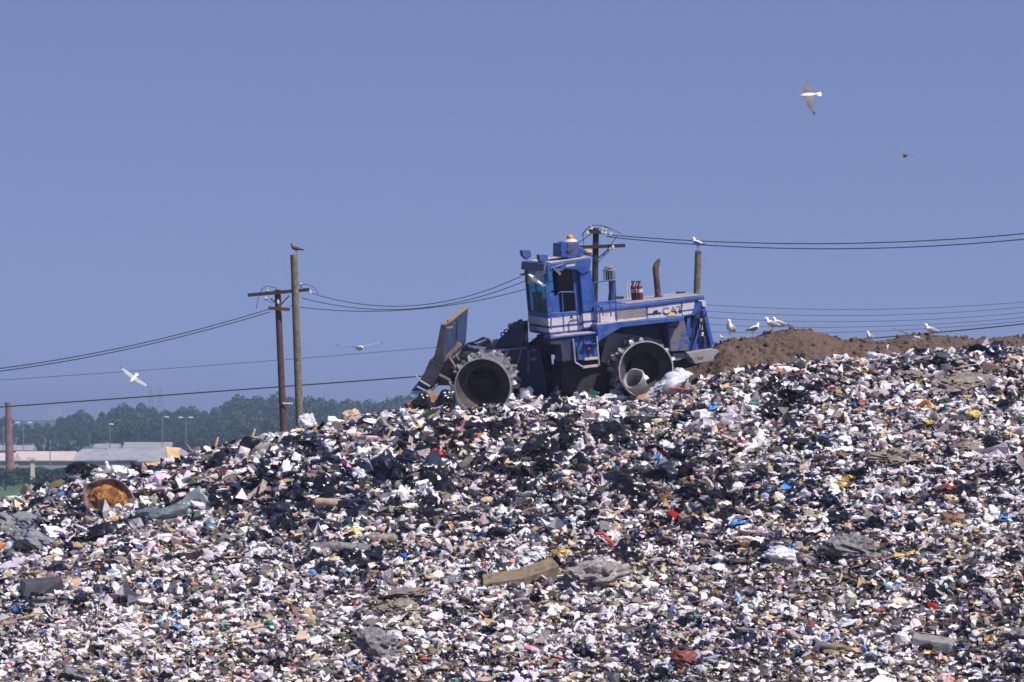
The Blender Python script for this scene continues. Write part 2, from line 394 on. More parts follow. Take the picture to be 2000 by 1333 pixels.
def litter(name, n, sampler, sizes, r, dark_f=None, pal=PAL, light=1.0):
    x, y, z = sampler(n); size = sizes(x, y, n)
    base_w = np.array([p[1] for p in pal], float); isdark = np.array([p[3] for p in pal])
    dk = dark_f(x, y) if dark_f is not None else np.ones(n)
    w = base_w[None] * np.where(isdark[None] == 1, dk[:, None], 1.0)
    t1 = np.exp(fbm(x / 3.5, y / .9, 51, 3) * 3.6); t2 = np.exp(fbm(x / 1.6, y / 1.2, 57, 3) * 3.2); warm = np.clip((96 - y) / 10, 0, 1)
    w[:, 2:5] *= t1[:, None]; w[:, 0:2] *= (t2 * (1 + .15 * warm))[:, None]; w[:, 8:12] *= (1 + .6 * warm)[:, None]; w[:, 12:] *= .5
    w = w; cw = np.cumsum(w, 1); cw /= cw[:, -1:]
    ci = (r.random(n)[:, None] > cw).sum(1).clip(0, len(pal) - 1)
    cols = np.array([p[0] for p in pal])[ci]; spr = np.array([p[2] for p in pal])[ci]
    cols = cols + (r.normal(size=n) * spr)[:, None] + r.normal(size=(n, 3)) * (spr * .22)[:, None]; cols = cols.clip(.008, .86)
    gl = isdark[ci]
    pi = r.choice(len(PROTO), n, p=np.array([.8] * 10 + [2.8] * 8 + [1.5] * 12 + [.7] * 6 + [.4] * 3) / (8 + 22.4 + 18 + 4.2 + 1.2))
    VV = []; FF = []; CC = []; MI = []; off = 0
    for k, (pv, pf, tilt) in enumerate(PROTO):
        idx = np.where(pi == k)[0]
        if not len(idx): continue
        sc = r.lognormal(0, .28, (len(idx), 3)) * size[idx][:, None]
        if k < 10: sc[:, 2] *= .7
        RM = rot_mats(len(idx), r, tilt)
        v = np.einsum('nij,nkj->nki', RM, pv[None] * sc[:, None, :]) + np.stack([x[idx], y[idx], z[idx]], -1)[:, None]
        VV.append(v.reshape(-1, 3)); FF.append((pf[None] + (np.arange(len(idx)) * len(pv))[:, None, None] + off).reshape(-1, 3)); off += len(idx) * len(pv)
        c = np.repeat(cols[idx], len(pf), 0); CC.append(np.concatenate([c, np.ones((len(c), 1))], 1)); MI.append(np.repeat(gl[idx], len(pf)))
    return np_mesh(name, np.concatenate(VV), np.concatenate(FF), None, False, cols=np.concatenate(CC), mats=[M['paper'], M['film']], mindex=np.concatenate(MI))
M['paper'] = attr_mat('crumpled_paper_and_cloth', .8, .25, .012)
M['film'] = attr_mat('black_plastic_film', .27, .5, .012, 8)

r1 = np.random.default_rng(23)
def samp_slope(n):
    x = r1.uniform(-21, 21, n); y = 81.8 + 20.4 * r1.random(n) ** 1.0
    far = r1.random(n) < .10; y = np.where(far, r1.uniform(100, 110, n), y)
    z = hill(x, y); ok = ~((x > 5.6) & (y > 103.3)) & ~((np.abs(x - 1.8) < 3.6) & (y > 101.5))
    x, y, z = x[ok], y[ok], z[ok]
    k = n - len(x)
    if k: j = r1.integers(0, len(x), k); x = np.concatenate([x, x[j] + .03]); y = np.concatenate([y, y[j]]); z = np.concatenate([z, z[j]])
    return x, y, z + np.abs(r1.normal(0, .045, n))
def clump(x, y): return fbm(x / 2.1, y / 2.6, 31, 3)
def size_f(x, y, n):
    up = np.clip((y - 88) / 9, 0, 1); leftb = np.clip((4 - x) / 10, 0, 1)
    m = .80 + .34 * up * leftb + .12 * up + .9 * np.clip(clump(x, y) - .04, 0, .3) * (up * .8 + .2)
    return np.clip(r1.lognormal(math.log(.106), .50, n), .04, .30) * m
def dark_f(x, y):
    up = np.clip((y - 90) / 5, 0, 1) * np.clip((9 - x) / 5, .35, 1)
    return (.52 + .75 * up) * np.exp(clump(x, y) * 5.0)
# clods lying on the mound
r3 = np.random.default_rng(5); nC = 1300; cx = r3.uniform(4.2, 25, nC); cy = r3.uniform(101.6, 107.5, nC); cz = berm(cx, cy); cs = np.clip(r3.lognormal(math.log(.05), .5, nC), .02, .10)
RM = rot_mats(nC, r3); pv = ICO1 * r3.uniform(.7, 1.1, (len(ICO1), 1)); V = np.einsum('nij,nkj->nki', RM, pv[None] * (cs[:, None, None] * r3.uniform(.6, 1.2, (nC, 1, 3)))) + np.stack([cx, cy, cz + cs * .2], -1)[:, None]
tag(np_mesh('earth_clods', V.reshape(-1, 3), (ICO1F[None] + (np.arange(nC) * len(ICO1))[:, None, None]).reshape(-1, 3), M['dirt']), 'crumbled clods of brown earth strewn over the mound', 'clods', kind='stuff')
# ================================================================== landfill compactor
def c1(x, y): return (960 + x / 3.417, 430 + y / 3.417)
def c2(x, y): return (760 + x / 5.128, 560 + y / 5.128)
def c3(x, y): return (1140 + x / 5.127, 540 + y / 5.127)
def c4(x, y): return (1010 + x / 6.667, 440 + y / 6.667)
def c5(x, y): return (1040 + x / 7.84, 620 + y / 7.84)
def frame4(yaw, roll, pitch, T):
    m = (Matrix.Rotation(R(yaw), 3, 'Z') @ Matrix.Rotation(R(roll), 3, 'X') @ Matrix.Rotation(R(pitch), 3, 'Y'))
    A = np.eye(4); A[:3, :3] = np.array(m); A[:3, 3] = T; return A
class Fr:
    def __init__(s, A): s.A = A
    def P(s, pp, v):
        """local (u, w) of the point seen at a pixel on the machine's own plane at lateral distance v"""
        d = D(*pp); e = s.A[:3, :3]
        m = np.stack([e[:, 0], e[:, 2], -d], 1); rhs = -(s.A[:3, 3] + e[:, 1] * v)
        u, w, t = np.linalg.solve(m, rhs); return (u, w)
    def Q(s, pp, v): u, w = s.P(pp, v); return (u, v, w)
    def poly(s, conv, pts, v): return [s.P(conv(*p), v) for p in pts]
    def mb(s): return MB(s.A)
    def world(s, p): return s.A[:3, :3] @ np.array(p) + s.A[:3, 3]
RF = Fr(frame4(15, 3.8, -6.2, W(1262, 722, 100.0)))
piv = RF.world((-1.95, 1.75, -.05))
_A = frame4(-8, 8.5, -6.0, (0, 0, 0)); _off = _A[:3, :3] @ np.array([-1.95, -1.75, 0]); yf = (piv + _off)[1]
FF_ = Fr(frame4(-8, 8.5, -6.0, W(943, 755, yf)))
base = W(1110, 790, 101.5)
cmp_ = empty('landfill_compactor', base, 'large blue landfill compactor with spiked steel drums and raised blade on the rubbish ridge', 'compactor')
def bd(mb, name, m, parent=cmp_, **k): return mb.build(name, m, parent, root=base, **k)

# ---- drums -------------------------------------------------------
def drum(fr, u, v, w, sgn=1, name='wheel'):
    Rr = .735; Wd = 1.15
    mb = fr.mb()
    mb.lathe([(Rr - .025, 0), (Rr + .0, .0), (Rr, Wd * sgn), (Rr - .025, Wd * sgn), (Rr - .03, .75 * Wd * sgn), ], (u, v, w), n=64, closed=True)
    wh = bd(mb, name, M['rim'], smooth=True)
    i = fr.mb(); i.lathe([(Rr - .032, .004 * sgn), (Rr - .045, .10 * sgn), (.50, .34 * sgn), (.46, .36 * sgn), (.45, .62 * sgn), (.2, .64 * sgn), (.18, .52 * sgn), (.001, .52 * sgn)], (u, v, w), n=56)
    bd(i, 'hub', M['drum_in'], wh, smooth=True)
    rm = fr.mb(); rm.lathe([(Rr - .022, -.012 * sgn), (Rr + .012, -.012 * sgn), (Rr + .014, .035 * sgn), (Rr - .02, .035 * sgn)], (u, v, w), n=64, closed=True)
    bd(rm, 'rim', M['steel'], wh, smooth=True)
    cl = []; first = None
    k = 0
    rr = random.Random(int(abs(u * 10)) + 5)
    for row in range(5):
        for j in range(13 if row else 10):
            k += 1
            t = 2 * math.pi * (j + .5 * (row % 2) + .1) / (13 if row else 10) + row * .11 + rr.uniform(-.09, .09)
            c = fr.mb(); vv = v + sgn * (.24 + row * .21)
            er = np.array([math.cos(t), 0, math.sin(t)]); e1 = np.array([-math.sin(t), 0, math.cos(t)]); e2v = np.array([0, 1., 0]); tw = rr.uniform(-.7, .7); et = e1 * math.cos(tw) + e2v * math.sin(tw); ea = e2v * math.cos(tw) - e1 * math.sin(tw); er = er + e1 * rr.uniform(-.2, .2)
            o0 = np.array([u, vv, w]) + er * (Rr - .01); h = .135 + rr.uniform(-.055, .04)
            s0, s1 = (.072, .07), (.03, .042)
            vs = []
            for (sa, sb), hh in ((s0, 0), ((.058, .06), h * .5), (s1, h * .93), ((s1[0] * .55, s1[1] * .55), h)):
                for a, b_ in ((-1, -1), (1, -1), (1, 1), (-1, 1)): vs.append(o0 + er * hh + et * a * sa + ea * b_ * sb)
            fs = [(0, 1, 2, 3)]
            for q in range(3):
                for e_ in range(4): e2 = (e_ + 1) % 4; fs.append((q * 4 + e_, q * 4 + e2, q * 4 + 4 + e2, q * 4 + 4 + e_))
            fs.append((12, 13, 14, 15)); c.add(vs, fs)
            bd(c, 'cleat', M['cleat'], wh)
    return wh
drum(RF, 0, 0, 0); drum(FF_, 0, 0, 0)
drum(RF, 0, 3.5, 0, -1); drum(FF_, 0, 3.5, 0, -1)
a = RF.mb(); a.tube([(0, .5, 0), (0, 3.0, 0)], .3, 16); a.box((-.35, 1.2, -.4), (.35, 2.3, .4)); bd(a, 'axle', M['dark'], bevel=.02)
a = FF_.mb(); a.tube([(0, .5, 0), (0, 3.0, 0)], .3, 16); a.box((-.35, 1.2, -.4), (.35, 2.3, .4)); bd(a, 'axle', M['dark'], bevel=.02)

# ---- rear frame --------------------------------------------------
f = RF
# chassis, carried down lower to fill in the shadow under the machine
ch = f.mb()
ch.prism(f.poly(c1, [(500, 985), (720, 960), (1230, 880), (1500, 880), (1400, 960), (1240, 1010), (1100, 1100), (640, 1215), (420, 1215), (440, 990)], .95), .95, 2.55)
bd(ch, 'chassis', M['dark'], bevel=.02)
tk = f.mb(); tk.prism(f.poly(c5, [(445, 660), (620, 650), (1000, 640), (1150, 700), (1150, 1120), (560, 1180), (450, 1150)], .8), .8, 1.6); bd(tk, 'belly_guard', M['dark'], bevel=.03)  # belly guard extended downward, its black standing in for shade beneath
pv = f.mb(); x0, z0 = f.P(c1(355, 900), 1.75); pv.tube([(x0, 1.75, z0 - .75), (x0, 1.75, z0 + .55)], .17, 14); pv.box((x0 - .1, 1.35, z0 + .1), (x0 + .9, 2.15, z0 + .32)); pv.box((x0 - .1, 1.35, z0 - .72), (x0 + .9, 2.15, z0 - .45)); bd(pv, 'articulation_hitch', M['dark'], bevel=.02)

# cab lower body
VC = .72; VF = 2.72            # near and far sides of the cab
uF, wB = f.P(c1(388, 772), VC)  # front bottom corner
uR, _ = f.P(c1(690, 700), VC)
wS = f.P(c1(386, 625), VC)[1]   # sill
wT = f.P(c1(386, 335), VC)[1]   # under the roof
def box_(fr, a, b, name, m, parent=cmp_, bevel=.012): mb = fr.mb(); mb.box(a, b); return bd(mb, name, m, parent, bevel=bevel)
cab = f.mb()
cab.box((uF, VC, wB), (uR, VF, wS))
cabo = bd(cab, 'cab', M['blue'], bevel=.02)
# white stripes round the cab, 6 mm proud
H = wS - wB
def band(a, b, m=M['stripe']):
    s_ = f.mb(); s_.box((uF - .006, VC - .006, wB + a * H), (uR + .004, VF + .006, wB + b * H)); bd(s_, 'stripe', m, cabo)
band(.43, .78); band(.13, .32)
# pillars
pw = .075
def pillar(u0, u1, v0, v1, w0=wS, w1=wT, m=M['blue'], name='pillar'): box_(f, (u0, v0, w0), (u1, v1, w1), name, m, cabo)
pillar(uF, uF + .10, VC, VC + .10); pillar(uF, uF + .09, VF - .09, VF)
uD = f.P(c1(552, 500), VC)[0]
pillar(uD, uD + .14, VC, VC + .10); pillar(uD, uD + .14, VF - .09, VF)
pillar(uF + .01, uF + .05, 1.75, 1.81)
# rear wall, ROPS posts
uRP0 = f.P(c1(598, 500), .62)[0]; uRP1 = f.P(c1(682, 500), .62)[0]
rw = f.mb(); rw.box((uD + .14, VC + .12, wS), (uRP1 - .03, VF - .12, wT)); bd(rw, 'rear_wall', M['blue'], cabo, bevel=.01)
wRb = f.P(c1(690, 725), .62)[1]; wRt = f.P(c1(660, 330), .62)[1]
for v0 in (.60, 2.50):
    rp = f.mb(); rp.prism([(uRP0, wRb), (uRP1 + .02, wRb), (uRP1 - .01, wRt), (uRP0, wRt)], v0, v0 + .32); ro = bd(rp, 'roof_post', M['blue'], bevel=.03)
    if v0 < 1:
        for (a, b) in ((.43, .78), (.13, .32)):
            s_ = f.mb(); s_.box((uRP0 - .005, v0 - .006, wB + a * H + .05), (uRP1 + .024, v0 + .3, wB + b * H + .05)); bd(s_, 'stripe', M['stripe'], ro)
# side sill bits and door
hnd = f.mb(); hnd.box((uF + .10, VC + .02, wS), (uF + .34, VC + .06, wS + .45)); bd(hnd, 'quarter_panel', M['blue'], cabo)
def pane(a, b, m, name='window_pane'): g = f.mb(); g.box(a, b); return bd(g, name, m, cabo)
pane((uF + .02, VC + .1, wS), (uF + .032, VF - .09, wT), M['glass'], 'windscreen')
pane((uF + .34, VC + .035, wS + .02), (uD, VC + .047, wT), M['glass_dark'])
pane((uF + .09, VF - .05, wS), (uD, VF - .038, wT), M['glass'])
# interior
wF = wB + .08
se = f.mb(); um = (uF + uR) / 2
se.box((um - .25, 1.45, wS - .35), (um + .25, 2.0, wS - .1)); se.prism([(um + .2, wS - .2), (um + .36, wS - .2), (um + .46, wS + .72), (um + .34, wS + .74)], 1.42, 2.02)
bd(se, 'seat', M['seat'], cabo, bevel=.03)
cs = f.mb(); cs.prism([(uF + .25, wB + .3), (uF + .55, wB + .3), (uF + .42, wS + .3), (uF + .28, wS + .32)], 1.2, 2.1); cs.tube([(uF + .5, 1.7, wS + .3), (uF + .62, 1.7, wS + .5)], .03, 8)
cs.box((uF + .10, 2.2, wS), (uF + .30, 2.5, wS + .5))
bd(cs, 'console', M['seat'], cabo, bevel=.02)
sw = f.mb(); sw.lathe([(.2, -.02), (.22, 0), (.2, .02), (.18, 0)], (uF + .62, 1.7, wS + .5), 'w', 20, True); bd(sw, 'steering_wheel', M['black'], cabo)

# roof: overhanging slab with the deep bracket at the post
VRf = .55
rt = f.mb()
top = f.poly(c4, [(425, 500), (610, 480), (960, 425), (968, 470), (940, 600), (850, 640), (770, 585), (610, 570), (600, 600), (385, 605), (390, 520)], VRf)
rt.prism(top, VRf, VRf + .22); 
t2 = f.poly(c4, [(425, 500), (960, 425), (965, 500), (600, 560), (388, 600), (388, 520)], VRf)
rt.prism(t2, VRf + .22, 2.88)
ro = bd(rt, 'roof', M['blue'], bevel=.02)
# dusty roof top sheet
ea = np.array(t2[0]); eb = np.array(t2[1])
rs = f.mb(); rs.prism([(ea[0] + .04, ea[1] + .003), (eb[0] - .04, eb[1] + .003), (eb[0] - .04, eb[1] + .016), (ea[0] + .04, ea[1] + .016)], VRf + .06, 2.8); bd(rs, 'roof_plate', M['dust'], ro)
lb = f.mb(); q = f.poly(c4, [(640, 520), (755, 505), (755, 528), (640, 545)], VRf); lb.prism(q, VRf - .006, VRf + .01); bd(lb, 'label_plate', M['beige'], ro)
vs_ = f.mb(); u0_, w0_ = f.P(c4(388, 510), VRf); vs_.prism([(u0_ - .10, w0_ - .19), (u0_, w0_ - .19), (u0_, w0_ + .02), (u0_ - .06, w0_ + .02)], VRf + .05, 2.85); bd(vs_, 'roof_visor', M['blue_dirty'], ro, bevel=.015)
br = f.mb()
for a, b_ in (((440, 560), (600, 505)), ((520, 560), (570, 640)), ((470, 545), (560, 650))):
    br.obox(f.Q(c4(*a), VRf - .02), f.Q(c4(*b_), VRf - .05), .02, .02)
bd(br, 'mirror_bracket', M['rust_grey'], ro)
# work lamps on stalks
def lamp(pp, v, sz=.17, stalk=None):
    u, w = f.P(pp, v); mb = f.mb()
    mb.prism([(u - .12, w + .13), (u + .12, w + .11), (u + .13, w - .06), (u + .02, w - .13), (u - .02, w - .12), (u - .11, w - .02)], v, v + .26)
    o_ = bd(mb, 'work_lamp', M['blue'], ro, bevel=.012)
    l_ = f.mb(); l_.prism([(u - .122, w + .085), (u - .112, w + .085), (u - .102, w - .03), (u - .112, w - .03)], v + .02, v + .18); bd(l_, 'lens', M['black'], o_)
    return u, w
u, w = lamp(c4(125, 385), 2.55); 
st = f.mb(); st.tube([f.Q(c4(115, 455), 2.6), f.Q(c4(110, 640), 2.6), f.Q(c4(130, 690), 2.6), f.Q(c4(190, 680), 2.6)], .017, 6); st.tube([f.Q(c4(145, 450), 2.6), f.Q(c4(140, 660), 2.6)], .014, 6); bd(st, 'mirror_arm', M['rust_grey'], ro)
mi = f.mb(); a_ = f.P(c4(120, 440), 2.6); mi.prism(f.poly(c4, [(104, 625), (40, 640), (40, 650), (104, 648)], 2.6), 2.58, 2.66); bd(mi, 'mirror', M['black'], ro)
u, w = lamp(c4(345, 445), 1.2); st = f.mb(); st.tube([(u, 1.3, w - .1), (u + .02, 1.3, w - .2)], .03, 6); bd(st, 'lamp_stalk', M['blue'], ro)
# air conditioner box and beacon
ac = f.mb(); ac.prism(f.poly(c4, [(565, 290), (580, 210), (805, 228), (800, 300), (770, 425), (580, 420)], 1.0), 1.0, 1.05)
ac.prism(f.poly(c4, [(655, 225), (815, 215), (800, 320), (780, 428), (650, 428)], .98), .98, 1.9)
ac.prism(f.poly(c4, [(575, 240), (655, 235), (655, 428), (575, 420)], 1.02), 1.04, 1.85)
ac.prism(f.poly(c4, [(800, 290), (862, 290), (868, 395), (810, 425), (780, 400)], 1.05), 1.05, 1.8)
aco = bd(ac, 'air_conditioner', M['blue'], ro, bevel=.02)
fn = f.mb(); 
for k in range(5): q = f.poly(c4, [(670, 250 + k * 32), (790, 240 + k * 32), (790, 252 + k * 32), (670, 262 + k * 32)], .98); fn.prism(q, .972, .99)
bd(fn, 'vent', M['blue_dirty'], aco)
db = f.mb(); u, w = f.P(c4(690, 345), .97); db.lathe([(.001, -.01), (.05, -.01), (.05, .02), (.001, .02)], (u, .965, w), n=16); db.prism(f.poly(c4, [(650, 318), (740, 312), (740, 328), (650, 334)], .96), .958, .975); bd(db, 'latch', M['rust'], aco)
u, w = f.P(c4(700, 215), 1.3); bs = f.mb(); bs.lathe([(.001, -.02), (.19, -.02), (.17, .02), (.11, .06), (.09, .07), (.001, .07)], (u, 1.35, w), 'w', 20); bso = bd(bs, 'beacon_base', M['beige'], ro, smooth=True)
bc = f.mb(); bc.lathe([(.001, .07), (.085, .07), (.088, .09), (.082, .15), (.06, .175), (.001, .18)], (u, 1.35, w), 'w', 20); bd(bc, 'beacon_lamp', M['orange'], bso, smooth=True)
u, w = f.P(c4(918, 355), 1.6); ft = f.mb(); V = ICO2 * (np.array([.13, .16, .10]) * (1 + .12 * np.random.default_rng(5).normal(size=(len(ICO2), 1)))); ft.add(V + np.array([u, 1.6, w]), ICO2F); bd(ft, 'foam_filter', M['tan'], ro, smooth=True)

# walkway and steps beside the cab
uw0 = f.P(c5(270, 290), .05)[0]; uw1 = f.P(c5(985, 270), .05)[0]; ww = f.P(c5(600, 272), .05)[1]
wl = f.mb(); wl.box((uw0, .05, ww - .045), (uw1, .72, ww)); wlo = bd(wl, 'walkway', M['blue'], bevel=.012)
wd = f.mb(); wd.box((uw0 + .03, .08, ww + .003), (uw1 - .03, .70, ww + .012)); bd(wd, 'tread_plate', M['dust'], wlo)
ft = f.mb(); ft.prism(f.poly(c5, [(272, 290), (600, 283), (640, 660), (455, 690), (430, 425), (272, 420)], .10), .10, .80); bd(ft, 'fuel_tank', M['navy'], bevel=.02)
sb = f.mb(); sb.prism(f.poly(c5, [(600, 283), (985, 275), (1005, 640), (800, 660), (640, 655)], .16), .16, .80); sbo = bd(sb, 'step_box', M['blue'], bevel=.015)
for (a, b_) in (((760, 285), (680, 500)), ((680, 500), (700, 650)), ((945, 285), (880, 460)), ((870, 460), (862, 640)), ((790, 290), (800, 640))):
    h_ = f.mb(); h_.tube([f.Q(c5(*a), .14), f.Q(c5(*b_), .12)], .016 if a[0] != 790 else .010, 6); bd(h_, 'hose', M['black'] if a[0] != 790 else M['blue'], sbo)
og = f.mb(); u, w = f.P(c5(862, 478), .13); og.lathe([(.001, -.02), (.035, -.02), (.035, .03), (.001, .03)], (u, .12, w), n=12); bd(og, 'orange_cap', M['orange'], sbo)
ld = f.mb()
ld.tube([f.Q(c5(620, 330), .05), f.Q(c5(655, 690), .05)], .022, 8); ld.tube([f.Q(c5(655, 690), .05), f.Q(c5(780, 765), .05)], .018, 8); ld.tube([f.Q(c5(985, 290), .05), f.Q(c5(1020, 740), .05)], .022, 8)
ldo = bd(ld, 'ladder', M['rust_grey'])
for (p0, p1, dd) in (((800, 410), (1000, 405), .02), ((800, 645), (1000, 625), .06), ((775, 765), (1000, 738), .06)):
    a0 = f.Q(c5(*p0), .02); b0 = f.Q(c5(*p1), .02); s_ = f.mb(); s_.obox((a0[0], .08, a0[2]), (b0[0], .08, b0[2]), .16, dd); bd(s_, 'step', M['dust'] if dd > .03 else M['blue'], ldo)
# handrails
def rail(conv, paths, v, name='handrail'):
    mb = f.mb()
    for pth in paths: mb.tube([f.Q(conv(*p), v) for p in pth], .019, 8)
    return bd(mb, name, M['blue'], smooth=True)
rail(c4, [[(440, 1360), (445, 1160), (540, 880), (560, 872), (735, 872), (755, 890), (800, 1380)], [(585, 880), (610, 1380)], [(430, 1150), (770, 1140)]], .08)
rail(c4, [[(1015, 1250), (990, 770), (1010, 745), (1255, 715), (1285, 725)], [(1020, 1010), (1290, 985)], [(1295, 1250), (1285, 985), (1275, 725)], [(1045, 1260), (1030, 1000)], [(1120, 1180), (1110, 1070)], [(1225, 1190), (1210, 1000)]], .1)
# fender with its sweep down to the step
fd = f.mb(); fd.prism(f.poly(c3, [(130, 490), (370, 455), (560, 440), (830, 420), (1010, 400), (1005, 445), (830, 462), (380, 512), (240, 595), (145, 660)], .04), .04, .60)
fdo = bd(fd, 'fender', M['blue'], bevel=.015)
u0_, w0_ = f.P(c3(135, 487), .04); u1_, w1_ = f.P(c3(620, 432), .04)
ft = f.mb(); ft.prism([(u0_ + .03, w0_ + .003), (u1_, w1_ + .003), (u1_, w1_ + .014), (u0_ + .03, w0_ + .014)], .07, .60); bd(ft, 'tread_plate', M['dust'], fdo)
# engine hood
VH = .50; VHF = 2.35
hl = f.mb(); body = f.poly(c3, [(100, 300), (640, 255), (1120, 205), (1190, 290), (1110, 395), (1000, 405), (630, 440), (130, 492)], VH)
hl.prism(body, VH, VHF); hdo = bd(hl, 'engine_hood', M['blue'], bevel=.02)
dk = f.mb(); p0 = f.P(c3(130, 285), VH); p1 = f.P(c3(1205, 185), VH)
dk.prism(f.poly(c3, [(125, 320), (630, 268), (1205, 192), (1212, 232), (975, 262), (630, 308), (130, 358)], VH - .05), VH - .05, VHF + .05); dko = bd(dk, 'hood_lip', M['blue'], bevel=.02)
ds = f.mb(); a = f.P(c3(125, 318), VH - .05); b_ = f.P(c3(1205, 190), VH - .05); ds.prism([(a[0] + .03, a[1] + .004), (b_[0] - .05, b_[1] + .004), (b_[0] - .05, b_[1] + .018), (a[0] + .03, a[1] + .018)], VH + .0, VHF); bd(ds, 'hood_top', M['dust_grey'], dko)
wsp = f.mb(); wsp.prism(f.poly(c3, [(140, 362), (625, 312), (632, 425), (140, 478)], VH), VH - .008, VH + .01); wspo = bd(wsp, 'stripe', M['stripe'], hdo)
wsp = f.mb(); wsp.prism(f.poly(c3, [(640, 312), (972, 266), (980, 395), (640, 424)], VH), VH - .010, VH + .01); lpo = bd(wsp, 'name_panel', M['stripe'], hdo)
wsp = f.mb(); wsp.prism(f.poly(c3, [(988, 264), (1110, 250), (1100, 325), (985, 342)], VH), VH - .010, VH + .01); bd(wsp, 'stripe', M['stripe'], hdo)
wsp = f.mb(); wsp.prism(f.poly(c3, [(985, 358), (1090, 345), (1080, 375), (988, 392)], VH), VH - .010, VH + .01); bd(wsp, 'stripe', M['stripe'], hdo)
gr = f.mb(); gr.prism(f.poly(c3, [(310, 355), (625, 322), (630, 400), (315, 432)], VH), VH - .016, VH); gro = bd(gr, 'grille', M['grille'], hdo)
for k in range(14):
    t = k / 13; s_ = f.poly(c3, [(318 + t * 300, 360 - t * 33), (323 + t * 300, 360 - t * 33), (325 + t * 300, 428 - t * 33), (320 + t * 300, 428 - t * 33)], VH); g_ = f.mb(); g_.prism(s_, VH - .024, VH - .015); bd(g_, 'grille_bar', M['grey'], gro)
# lettering on the hood
def letters(txt, size, pp, v, m, name, parent, dx=1.0, dw=0.0, ext=.004):
    cu = bpy.data.curves.new(name, 'FONT'); cu.body = txt; cu.size = size; cu.extrude = ext; cu.space_character = 1.0; cu.offset = .006
    to = bpy.data.objects.new('tmp', cu); COL.objects.link(to); dg = bpy.context.evaluated_depsgraph_get(); me = bpy.data.meshes.new_from_object(to.evaluated_get(dg))
    bpy.data.objects.remove(to); u, w = f.P(pp, v); mb = f.mb()
    V = np.array([x_.co[:] for x_ in me.vertices]); V2 = np.stack([u + V[:, 0] * dx, v - V[:, 2], w + V[:, 1] + V[:, 0] * dw], -1)
    mb.add(V2, [tuple(p.vertices) for p in me.polygons]); return bd(mb, name, m, parent)
lt = letters('CAT', .27, c3(790, 388), VH - .016, M['letter_grey'], 'lettering', lpo, 1.08, .02)
lt2 = letters('CAT', .27, c3(790, 388), VH - .0195, M['letter'], 'lettering', lpo, 1.08, .02)
bm = bmesh.new(); bm.from_mesh(lt2.data)
pt = f.world((*f.P(c3(860, 352), VH)[:1], VH, f.P(c3(860, 352), VH)[1])) - base; nr = f.A[:3, :3] @ np.array([-.06, 0, 1.0])
bmesh.ops.bisect_plane(bm, geom=bm.verts[:] + bm.edges[:] + bm.faces[:], plane_co=pt, plane_no=nr, clear_outer=True); bm.to_mesh(lt2.data); bm.free()
tr = f.mb(); tr.prism(f.poly(c3, [(828, 398), (872, 355), (922, 392)], VH), VH - .026, VH - .018); bd(tr, 'triangle_mark', M['yellow'], lpo)
for pts in ([(632, 378), (690, 368), (700, 345), (742, 340), (740, 362), (775, 360), (775, 378), (632, 390)], [(945, 345), (980, 340), (980, 358), (945, 362)]):
    k = f.mb(); k.prism(f.poly(c3, pts, VH), VH - .018, VH - .008); bd(k, 'black_mark', M['letter'], lpo)
letters('A', .12, c4(690, 1215), VC - .012, M['letter'], 'lettering', cabo)
# seams
for a, b_ in (((632, 265), (638, 440)), ((975, 225), (990, 405))):
    k = f.mb(); k.obox(f.Q(c3(*a), VH - .062 if False else VH - .014), f.Q(c3(*b_), VH - .014), .014, .014); bd(k, 'panel_seam', M['dark'], hdo)
# lower side panels
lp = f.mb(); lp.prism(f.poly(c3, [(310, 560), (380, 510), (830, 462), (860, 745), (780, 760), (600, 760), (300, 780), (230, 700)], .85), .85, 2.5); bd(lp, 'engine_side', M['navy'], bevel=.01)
lf = f.mb(); lf.prism(f.poly(c3, [(235, 600), (300, 565), (560, 600), (780, 640), (800, 760), (300, 890), (160, 890)], .80), .80, .86); bd(lf, 'inner_guard', M['grey'])
dp = f.mb(); dp.prism(f.poly(c3, [(832, 462), (1010, 440), (1030, 560), (1050, 745), (870, 755)], .42), .42, 2.9); dpo = bd(dp, 'side_door', M['blue_dirty'], bevel=.02)
dh = f.mb(); dh.tube([f.Q(c3(*p), .40) for p in [(855, 440), (845, 500), (865, 515), (930, 508), (955, 480), (955, 440)]], .014, 6); bd(dh, 'handle', M['navy'], dpo)
rb = f.mb(); rb.prism(f.poly(c3, [(1010, 400), (1110, 395), (1150, 250), (1215, 300), (1290, 660), (1290, 720), (1040, 750)], .70), .70, 2.7); rbo = bd(rb, 'radiator_guard', M['blue'], bevel=.02)
rb = f.mb(); rb.prism(f.poly(c3, [(1178, 250), (1220, 245), (1226, 300), (1190, 305)], .68), .66, 1.2); bd(rb, 'reflector_plate', M['stripe'], rbo)
for a, b_, wd_, m_ in (((1050, 400), (1035, 580), .10, 'blue'), ((1035, 560), (1050, 745), .06, 'blue'), ((1180, 440), (1090, 735), .05, 'blue'), ((1200, 330), (1285, 690), .10, 'blue'), ((1125, 260), (1140, 420), .12, 'navy'), ((1140, 330), (1110, 430), .10, 'black'), ((1185, 330), (1200, 470), .06, 'navy'), ((1160, 440), (1185, 440), .09, 'grey'), ((1160, 480), (1135, 640), .035, 'black'), ((1205, 600), (1215, 720), .07, 'navy'), ((1240, 600), (1280, 590), .05, 'grey'), ((1090, 560), (1110, 575), .05, 'red'), ((1170, 490), (1175, 540), .09, 'tan'), ((1190, 560), (1185, 600), .06, 'beige')):
    k = f.mb(); k.obox(f.Q(c3(*a), .60), f.Q(c3(*b_), .60), wd_, wd_); bd(k, 'radiator_fitting', M[m_], rbo, bevel=.01)
